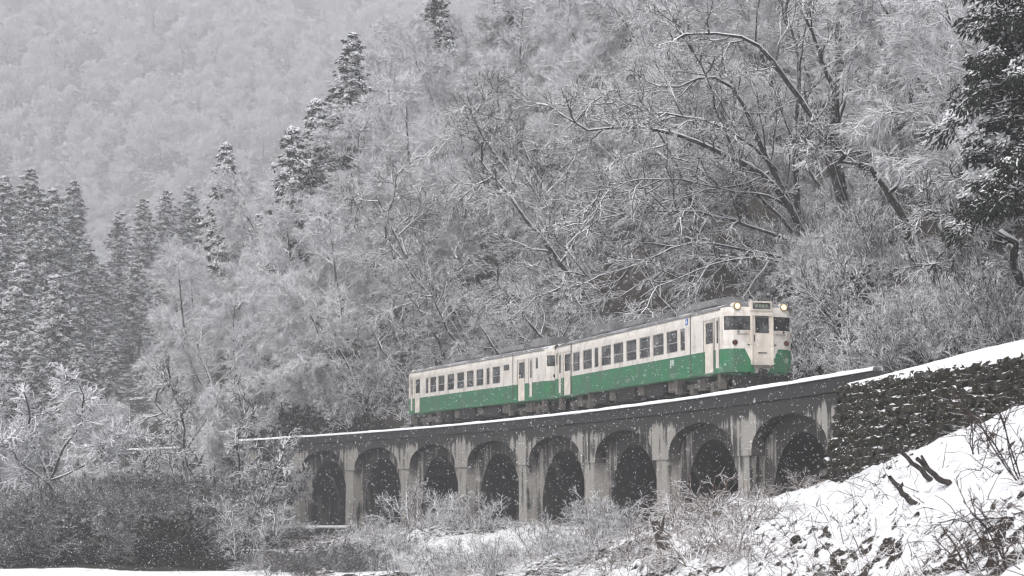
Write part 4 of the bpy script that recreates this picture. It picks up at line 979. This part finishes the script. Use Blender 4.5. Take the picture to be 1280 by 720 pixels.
# dark evergreen undergrowth above the train
for s in np.arange(8, 100, 3.6):
    for u in (4.6, 8.0):
        ss, uu = s + random.uniform(-1, 1), u + random.uniform(-.8, .8); x, y = map(float, trk(ss, uu)); z = float(height(x, y))
        plant('evergreen_shrub', THICK[random.randrange(2)], (x, y, z - .1), random.uniform(0, 6.28), random.uniform(.45, 1.25), 'dark evergreen undergrowth shrub in the shade behind the train', 'shrub', 'evergreen undergrowth behind the train', part=('stem', 'foliage'))
for k in range(60):
    ss, uu = random.uniform(22, 86), random.uniform(4.2, 9); x, y = map(float, trk(ss, uu)); z = float(height(x, y))
    plant('shrub', SHRUB[k % 3], (x, y, z), random.uniform(0, 6.28), random.uniform(1.0, 1.8), 'snow-dusted bare shrub between the rear railcar and the wood', 'shrub', 'bare shrubs behind the rear railcar', part=('stem', 'twigs'))
# dark shrubs added for the tree shade at the valley bottom, left
for k in range(165):
    px = random.uniform(-25, 345); d = 88 + 100 * random.random() ** 1.5; x = (px - 640) / F * d; y = d
    s, u = su(x, y)
    if u > -3.5 or (px > 300 and d < 100): continue
    z = float(height(x, y))
    plant('evergreen_shrub', THICK[k % 2], (x, y, z - .1), random.uniform(0, 6.28), (random.uniform(.8, 1.6),) * 2 + (.25 + 1.9 * max(0, float(fbm(np.array(px * .03), np.array(d * .05), 1.0, 2)) - .25) * random.uniform(.5, 1.3),), 'dark shrub added to darken the shaded valley bottom at lower left', 'shrub', 'shrubs darkening the valley bottom at lower left', part=('stem', 'foliage'))
for k in range(80):
    px = random.uniform(-25, 318); d = random.uniform(86, 125); x = (px - 640) / F * d; y = d; s, u = su(x, y)
    if u > -3.0: continue
    plant('shrub', DSHRUB[k % 2], (x, y, float(height(x, y))), random.uniform(0, 6.28), random.uniform(.5, 1.15), 'tall shaded leafless shrub with little snow in the lower left thicket', 'shrub', 'tall shaded shrubs of the lower left thicket', part=('stem', 'twigs'))
for k in range(24):
    px = random.uniform(300, 520); d = random.uniform(74, 84); p = at(px, 716 - (d - 73) * 1.3, d)
    plant('shrub', DSHRUB[k % 2], (p[0], p[1], p[2] - .25), random.uniform(0, 6.28), random.uniform(.18, .36), 'low shaded leafless shrub in the gully below the leftmost arches', 'shrub', 'low shaded shrubs of the gully', part=('stem', 'twigs'))
for k in range(42):
    px = random.uniform(-20, 350); d = random.uniform(87, 150); x = (px - 640) / F * d; y = d; s, u = su(x, y)
    if u > -3.5: continue
    plant('shrub', SHRUB[k % 3], (x, y, float(height(x, y))), random.uniform(0, 6.28), random.uniform(.8, 1.9), 'snow-dusted leafless shrub in the valley bottom at lower left', 'shrub', 'leafless shrubs of the valley bottom at lower left', part=('stem', 'twigs'))
for k in range(26):
    px = random.uniform(-20, 345); d = random.uniform(112, 180); x = (px - 640) / F * d; y = d; s, u = su(x, y)
    if u > -4: continue
    plant('bare_tree', BARE[(4, 5, 0, 3)[k % 4]], (x, y, float(height(x, y))), random.uniform(0, 6.28), max(.3, min(random.uniform(.55, .95), ((611 - (430 if px < 170 else 470 - .25 * (px - 170))) / F * d + 4) / 13.0)), 'snowy bare tree in the valley bottom below the left conifers', 'tree', 'bare trees in the valley bottom at lower left')
# bare trees in front of the viaduct's left end
def gz_at(px, d): x = (px - 640) / F * d; return np.array([x, d, float(height(x, d))])
bA = gz_at(70, 100); 
limb_tree('bare_tree', [
    (pts((70, 690, 100), (62, 600, 100), (40, 540, 100), (30, 490, 99)), .12, .03, 1.2),
    (pts((62, 600, 100), (95, 530, 99), (110, 490, 98), (80, 470, 98)), .07, .02, 1.2),
    (pts((64, 610, 100), (20, 570, 99), (-15, 545, 98)), .07, .02, 1.2),
    (pts((62, 600, 100), (120, 580, 99), (150, 545, 98)), .06, .02, 1.2),
], 911, 'small bare tree with thick snow on crooked twigs at the lower left edge', bA, tw=1.9, cmat='frost', sub=(1.0, 2.3))
bB = gz_at(285, 104)
limb_tree('bare_tree', [
    (pts((285, 690, 104), (255, 630, 103), (215, 595, 102), (180, 575, 101)), .11, .03, 1.3),
    (pts((265, 645, 104), (235, 570, 103), (225, 510, 103), (215, 470, 102)), .08, .02, 1.4),
    (pts((285, 690, 104), (300, 610, 103), (290, 540, 102), (310, 500, 102)), .07, .02, 1.3),
    (pts((290, 660, 104), (330, 610, 102), (355, 560, 101)), .06, .02, 1.2),
], 912, 'bare tree leaning left below the hidden left end of the parapet', bB, tw=1.3, sub=(1.1, 2.4))
bC = gz_at(335, 108)
limb_tree('bare_tree', [
    (pts((340, 690, 106), (345, 610, 105), (330, 560, 104)), .06, .02, 1.4), (pts((340, 680, 106), (365, 620, 105), (372, 585, 104)), .05, .02, 1.2),
], 913, 'slim snowy sapling covering the left end pier of the viaduct', bC, tw=1.2, sub=(.8, 1.6))
# shrubs at the pier feet
for px, py, d, sc, i in ((655, 700, 72, 1.0, 1), (690, 705, 69, 1.0, 0), (640, 715, 66, .9, 2), (560, 700, 74, 1.0, 0), (470, 700, 80, 1.0, 1), (440, 695, 84, 1.1, 2), (720, 690, 68, .9, 1), (750, 690, 64, .8, 0), (670, 680, 76, .9, 2), (605, 700, 72, .8, 2), (530, 675, 82, .9, 1), (500, 680, 80, .8, 0), (445, 668, 88, 1.1, 0), (480, 660, 90, 1.2, 1), (520, 655, 86, 1.4, 2), (545, 690, 78, 1.1, 1), (575, 650, 84, 1.2, 0), (605, 655, 82, 1.0, 2), (625, 690, 74, .9, 1), (585, 705, 70, .8, 0), (500, 700, 76, 1.0, 2), (735, 640, 74, 1.0, 0), (760, 655, 70, .9, 2), (705, 672, 72, .8, 1), (790, 650, 68, .8, 0), (420, 690, 92, .9, 1), (545, 645, 88, 1.1, 1)):
    p = at(px, py, d)
    plant('shrub', SHRUB[i], (p[0], p[1], p[2] - 1.2 * sc), random.uniform(0, 6.28), sc, 'snow-laden bare shrub in the gully at the foot of the viaduct piers', 'shrub', 'snowy shrubs at the foot of the piers', part=('stem', 'twigs'))

# mounds in the gully under the arches (ground swelling, snow covered brush)
mxg = np.arange(-14, 9, .25); myg = np.arange(60, 92, .3); MX, MY = np.meshgrid(mxg, myg)
mf = rbf([at(*p) for p in ((380, 700, 92), (440, 678, 90), (500, 668, 88), (560, 655, 84), (610, 668, 80), (640, 700, 76), (680, 700, 74), (720, 690, 70), (790, 668, 66), (850, 650, 63), (500, 735, 66), (600, 735, 64), (700, 740, 60), (420, 740, 74), (380, 720, 80), (340, 700, 90))] + [np.array(q, float) for q in ((-14, 70, -4.6), (-14, 60, -5), (8, 92, -3.4), (0, 92, -3.3), (-8, 92, -3.2))])
MZ = mf(MX, MY) + .5 * (fbm(MX, MY, .5, 4) - .5) + .3 * (fbm(MX, MY, 2.2, 3) - .5)
ny, nx = MX.shape; idx = np.arange(nx * ny).reshape(ny, nx); quads = np.stack([idx[:-1, :-1], idx[:-1, 1:], idx[1:, 1:], idx[1:, :-1]], -1).reshape(-1, 4)
mm = mesh_np('gully_slope', np.stack([MX, MY, MZ], -1).reshape(-1, 3), quads, M['bank'], True)
a_ = mm.attributes.new('bare', 'FLOAT', 'POINT'); a_.data.foreach_set('value', np.maximum(0.62 + .6 * sstep(.42, .56, fbm(MX, MY, .45, 3)), 1.25 * sstep(-6.0, -8.0, MX)).astype(np.float32).ravel())
obj('gully_slope', mm, kind='structure')

# ------------------------------------------------------------------ small structures at lower left
def bar_thing(name, pts_, r, mat, label, cat, snow=None):
    root = empty(name, tuple(pts_[0]), label=label, cat=cat); o_ = np.array(pts_[0]); mb = MB()
    for a, b in zip(pts_[:-1], pts_[1:]): mb.cyl(np.array(a) - o_, np.array(b) - o_, r, 8)
    mb.build('rod', M[mat], root)
    if snow is not None:
        a, b = snow; mb = MB(); mb.cyl(np.array(a) - o_ + np.array([0, 0, r]), np.array(b) - o_ + np.array([0, 0, r]), r * 1.3, 8); mb.build('snow_cap', M['snow'], root)
    return root
e0, e1 = at(345, 660, 104), at(432, 656, 104)
led = empty('retaining_ledge', tuple(e0), label='low dark concrete ledge with a level snow cap left of the first arch', cat='ledge'); mb = MB()
wdt = float(np.linalg.norm(e1 - e0)); mb.box(0, wdt, 0, 1.2, -2.6, -.02); mb.build('ledge_wall', M['parapet'], led)
mb = MB(); mb.box(-.05, wdt + .05, -.06, 1.25, -.02, .13); mb.build('snow_cap', M['snow'], led, bevel=.05)
bar_thing('bent_pole', [at(335, 716, 90), at(329, 672, 90), at(323, 662, 90)], .035, 'frame', 'thin pale bent pole standing before the ledge at lower left', 'pole', (at(329, 672, 90), at(323, 662, 90)))
bar_thing('guard_rail', [at(303, 688, 92), at(398, 689, 92)], .03, 'frame', 'thin level rail with snow on it behind the bent pole', 'rail', (at(303, 688, 92), at(398, 689, 92)))
# old snow edged slab below the ledge
q0, q1 = at(412, 716, 72), at(452, 701, 74); q2 = at(515, 703, 76)
sl = empty('dark_boulder', tuple(at(460, 740, 74)), label='large flat dark boulder with a snow line along its top, bottom left of centre', cat='boulder'); so = np.array(sl.location)
bm = bmesh.new(); bmesh.ops.create_icosphere(bm, subdivisions=3, radius=1)
for v in bm.verts:
    n_ = float(fbm(np.array(v.co.x * 1.3 + 4), np.array(v.co.y * 1.3 + v.co.z + 7), 1.5, 3)) - .5
    v.co = Vector((v.co.x * 1.95, v.co.y * 1.2, max(-1, min(.62, v.co.z * 1.0)) * 1.25)) * (1 + .35 * n_)
me = bpy.data.meshes.new('rock'); bm.to_mesh(me); bm.free(); me.materials.append(M['stone']); obj('rock', me, sl)
# post with a snow cap on top of the wall at the right edge
p = at(1268, 444, 43.5); mp_ = empty('marker_post', tuple(p), label='short dark post with a snow cap on the wall top at the right edge', cat='post'); mb = MB(); mb.cyl((0, 0, -.5), (-.06, 0, .12), .085, 10); mb.build('post', M['under'], mp_)
mb = MB(); mb.cyl((-.06, 0, .12), (-.07, 0, .20), .10, 10, .05); mb.build('snow_cap', M['snow'], mp_)
# dead boughs on the bank
def bough(px0, py0, px1, py1, r, lab, bend=.15, fork=None):
    a = ray_bank(px1, py1); d = float(pix(a)[2][0]); tip = at(px0, py0, d - .4); root = empty('dead_bough', tuple(a), label=lab, cat='branch')
    midp = (a + tip) / 2 - np.array([0, 0, bend]); q = resample(np.array([a - (tip - a) * .15 - np.array([0, 0, .1]), midp, tip]) - a, 10); g = np.random.default_rng(int(px0))
    q[1:-1] += g.normal(0, .015, (8, 3)); V_, F_ = tubes(q[None], np.array([r]), np.array([r * .55]), 8, g); G = Geo(); G.add(V_, F_)
    obj('wood', G.mesh('wood', M['log'], True), root)
    if fork is not None:
        q2 = np.array([q[6], q[6] + (at(fork[0], fork[1], d - .5) - a - q[6]) * .5, at(fork[0], fork[1], d - .5) - a]); V_, F_ = tubes(q2[None], np.array([r * .6]), np.array([r * .35]), 7, g); G = Geo(); G.add(V_, F_); obj('side_branch', G.mesh('side_branch', M['log'], True), root)
bough(1124, 562, 1166, 598, .07, 'upper left dead bough jutting from the snowy bank below the wall', .05)
bough(1146, 573, 1190, 603, .075, 'forked dead bough, rightmost of the three on the snowy bank', .12, (1152, 570))
bough(1112, 596, 1146, 626, .075, 'lowest of the three dead boughs on the snowy bank', .14)
# broken stump in the middle of the bank edge
p = ray_bank(828, 692); st = empty('broken_stump', tuple(p), label='broken dark stump leaning left at the lower edge of the snowy bank', cat='stump')
G = Geo(); g = np.random.default_rng(9); q = np.array([[.12, 0, -.3], [0, 0, .2], [-.1, 0, .5], [-.2, 0, .82]]); V_, F_ = tubes(q[None], np.array([.17]), np.array([.10]), 9, g); G.add(V_, F_); obj('wood', G.mesh('wood', M['log']), st)
G = Geo(); q = np.array([[-.05, 0, .5], [.02, 0, .75], [.06, 0, .98]]); V_, F_ = tubes(q[None], np.array([.07]), np.array([.02]), 6, g); G.add(V_, F_); obj('splinter', G.mesh('splinter', M['log']), st)

# ------------------------------------------------------------------ ground cover stuff
def on_bank(n, g):
    c = g.uniform(560, 1420, n); t = g.uniform(0.0, 1.02, n); return bank_pt(c, t)
g = np.random.default_rng(77)
def blades(P, ln, r, g, up=.8, bend=.3, npts=3, k=3):
    d = unit(g.normal(size=P.shape) * np.array([1, 1, .4]) + np.array([0, 0, up])); out = [P - d * .05]; p = P
    for i in range(npts - 1): d = unit(d + g.normal(size=d.shape) * .15 + np.array([0, 0, -bend])); p = p + d * (ln / (npts - 1))[:, None]; out.append(p)
    return tubes(np.stack(out, 1), const(P, r), const(P, r * .5), k, g)
Pb = on_bank(22000, g); bv = bareness(Pb[:, 0], Pb[:, 1]); keep = ((bv > .45) & (g.random(len(Pb)) < .8)) | (g.random(len(Pb)) < .03)
Pb = Pb[keep]; G = Geo(); G.add(*blades(Pb, g.uniform(.12, .5, len(Pb)), .008, g)); obj('dry_grass', G.mesh('dry_grass', M['brush']), kind='stuff', label='dry tan grass and bramble stems poking through the snow on the bank', cat='grass')
Pc = on_bank(750, g); G = Geo(); G.add(*blades(Pc, g.uniform(.2, .9, len(Pc)), .011, g, up=.45, bend=.1, npts=4)); obj('fallen_twigs', G.mesh('fallen_twigs', M['dark_twig']), kind='stuff', label='dark fallen twigs scattered over the snowy bank', cat='twigs')
n = 5200; Pm = np.stack([g.uniform(-13, 8, n), g.uniform(61, 91, n), np.zeros(n)], 1); Pm[:, 2] = mf(Pm[:, 0], Pm[:, 1]) + .1
G = Geo(); G.add(*blades(Pm, g.uniform(.3, 1.1, n), .013, g, up=.7, bend=.25, npts=4)); obj('dry_brush', G.mesh('dry_brush', M['brush']), kind='stuff', label='snowy dry brush covering the gully below the arches', cat='brush')
# brambles on the bank's left shoulder
for px, py, sc in ((862, 650, 1.0), (892, 648, 1.1), (930, 660, .8), (915, 690, .8), (865, 705, .9), (950, 700, .7), (880, 655, 1.2), (850, 668, 1.0), (905, 668, .9), (848, 700, .7), (790, 700, .6), (760, 712, .6), (1000, 600, .5), (945, 618, .6), (975, 640, .45), (885, 690, .55)):
    p = ray_bank(px, min(py, 718))
    if p is not None: plant('bramble', shrub_meshes(600 + px, H=1.5, stems=12, K=(6, 5, 0), mat='brush', splay=1.6, tw=.8, trop=(0, 0, -.14)), tuple(p), random.uniform(0, 6), sc, 'brown snowy bramble clump on the left shoulder of the bank', 'bramble', 'brambles on the shoulder of the bank', part=('stem', 'twigs'))
# bare shrubs nearest the camera at lower right
def near_shrub(px, py, H, seed, lab, splay=1.0, stems=6, d=None):
    p = ray_bank(px, py)
    if p is None: p = at(px, py, 16)
    plant('bare_shrub', shrub_meshes(seed, H=H, stems=stems, K=(4, 3, 0), mat='dark_twig', splay=splay, tw=.62, trop=(0, 0, -.06)), tuple(p), 0, 1.0, lab, 'shrub', part=('stem', 'twigs'))
near_shrub(1275, 715, 1.5, 701, 'dark leafless shrub filling the lower right corner', 1.3, 10)
near_shrub(1225, 715, 1.0, 702, 'thin leafless shrub at the bottom edge left of the corner shrub', 1.6, 7)
near_shrub(1290, 600, 2.2, 703, 'taller leafless shrub at the right edge above the corner shrub', 1.2, 8)
near_shrub(1225, 560, 1.0, 704, 'small leafless shrub on the brow of the bank before the stone wall', .9, 6)
def lying(px0, py0, px1, py1, r, lab):
    a, b = ray_bank(px0, py0), ray_bank(px1, py1)
    if a is None or b is None: return
    root = empty('lying_stick', tuple(a), label=lab, cat='stick'); m_ = (a + b) / 2 + np.array([0, 0, .10]); q = resample(np.array([np.zeros(3) + [0, 0, .05], m_ - a, b - a + [0, 0, .10]]), 12); g_ = np.random.default_rng(px0); q[1:-1] += g_.normal(0, .02, (10, 3)); G = Geo(); G.add(*tubes(q[None], np.array([r]), np.array([r * .4]), 6, g_)); obj('wood', G.mesh('wood', M['log']), root)
lying(1268, 652, 1172, 662, .025, 'long thin stick lying level on the bank at lower right')
lying(1278, 645, 1200, 651, .015, 'thinner stick lying above the long one at lower right')
# ferns and moss hanging on the stone wall
n = 2400; ss = g.uniform(-33, WS0, n); zz = g.uniform(-2, WZ + .05, n); C = np.array([P3(a, -(wlat(b) + .14 + g.uniform(0, .1)), b) for a, b in zip(ss, zz)])
Ax = g.normal(size=C.shape) * .5 + np.array([-.6, -.2, -.35]); G = Geo(); G.add(*leafs(C, Ax, g.uniform(.08, .22, n), g.uniform(.02, .05, n), g)); obj('wall_ferns', G.mesh('wall_ferns', M['moss']), kind='stuff', label='small ferns and moss tufts specked with snow on the stone wall', cat='ferns')

# ------------------------------------------------------------------ falling snow
g = np.random.default_rng(2024)
FX = []
for (ya, yb, dens, rmin, rmax) in ((3.5, 14, 2.4, .0022, .005), (14, 32, 2.6, .0030, .0078), (32, 68, 1.6, .0050, .0112)):
    hw_, zt = yb * .33, yb * .36; zl = -yb * .09; n = int((yb - ya) * 2 * hw_ * (zt - zl) * dens)
    P_ = np.stack([g.uniform(-hw_, hw_, n), g.uniform(ya, yb, n), g.uniform(zl, zt, n)], 1); rr = g.uniform(rmin, rmax, n); ok = np.abs(P_[:, 0]) < P_[:, 1] * .36 + 1.5
    FX.append(np.concatenate([P_, rr[:, None]], 1)[ok])
FX = np.concatenate(FX)
o6 = np.array([(1, 0, 0), (-1, 0, 0), (0, 1, 0), (0, -1, 0), (0, 0, 1), (0, 0, -1)], float)
V_ = FX[:, None, :3] + o6[None] * FX[:, None, 3:4] * g.uniform(.7, 1.3, (len(FX), 6, 1))
f8 = np.array([(0, 2, 4), (2, 1, 4), (1, 3, 4), (3, 0, 4), (2, 0, 5), (1, 2, 5), (3, 1, 5), (0, 3, 5)])
F_ = (np.arange(len(FX))[:, None, None] * 6 + f8[None]).reshape(-1, 3)
fl = mesh_np('falling_snow', V_.reshape(-1, 3), F_, None, True)
m, nt, b = new_mat('snowflake'); b.inputs['Base Color'].default_value = (.93, .93, .95, 1); b.inputs['Roughness'].default_value = .9; b.inputs['Subsurface Weight'].default_value = 0.0
fl.materials.append(m)
obj('falling_snow', fl, kind='stuff', label='white snowflakes drifting through the air', cat='snowfall')
print('flakes', len(FX), 'trees', count, 'far', nf, 'stones', nst)

# ------------------------------------------------------------------ haze of the snowfall
mb = MB(); mb.box(-655, 435, -45, 1575, -9, 445)
hz = mb.mesh('haze', M['snow']); hz.materials.clear()
m = bpy.data.materials.new('haze'); m.use_nodes = True; nt = m.node_tree
for n_ in list(nt.nodes):
    if n_.type != 'OUTPUT_MATERIAL': nt.nodes.remove(n_)
pv = nt.nodes.new('ShaderNodeVolumePrincipled'); pv.inputs['Color'].default_value = (.965, .968, .995, 1); pv.inputs['Density'].default_value = HAZE; pv.inputs['Anisotropy'].default_value = 0.0
L(nt, pv.outputs[0], nt.nodes['Material Output'].inputs['Volume']); hz.materials.append(m)
obj('haze', hz, kind='stuff')
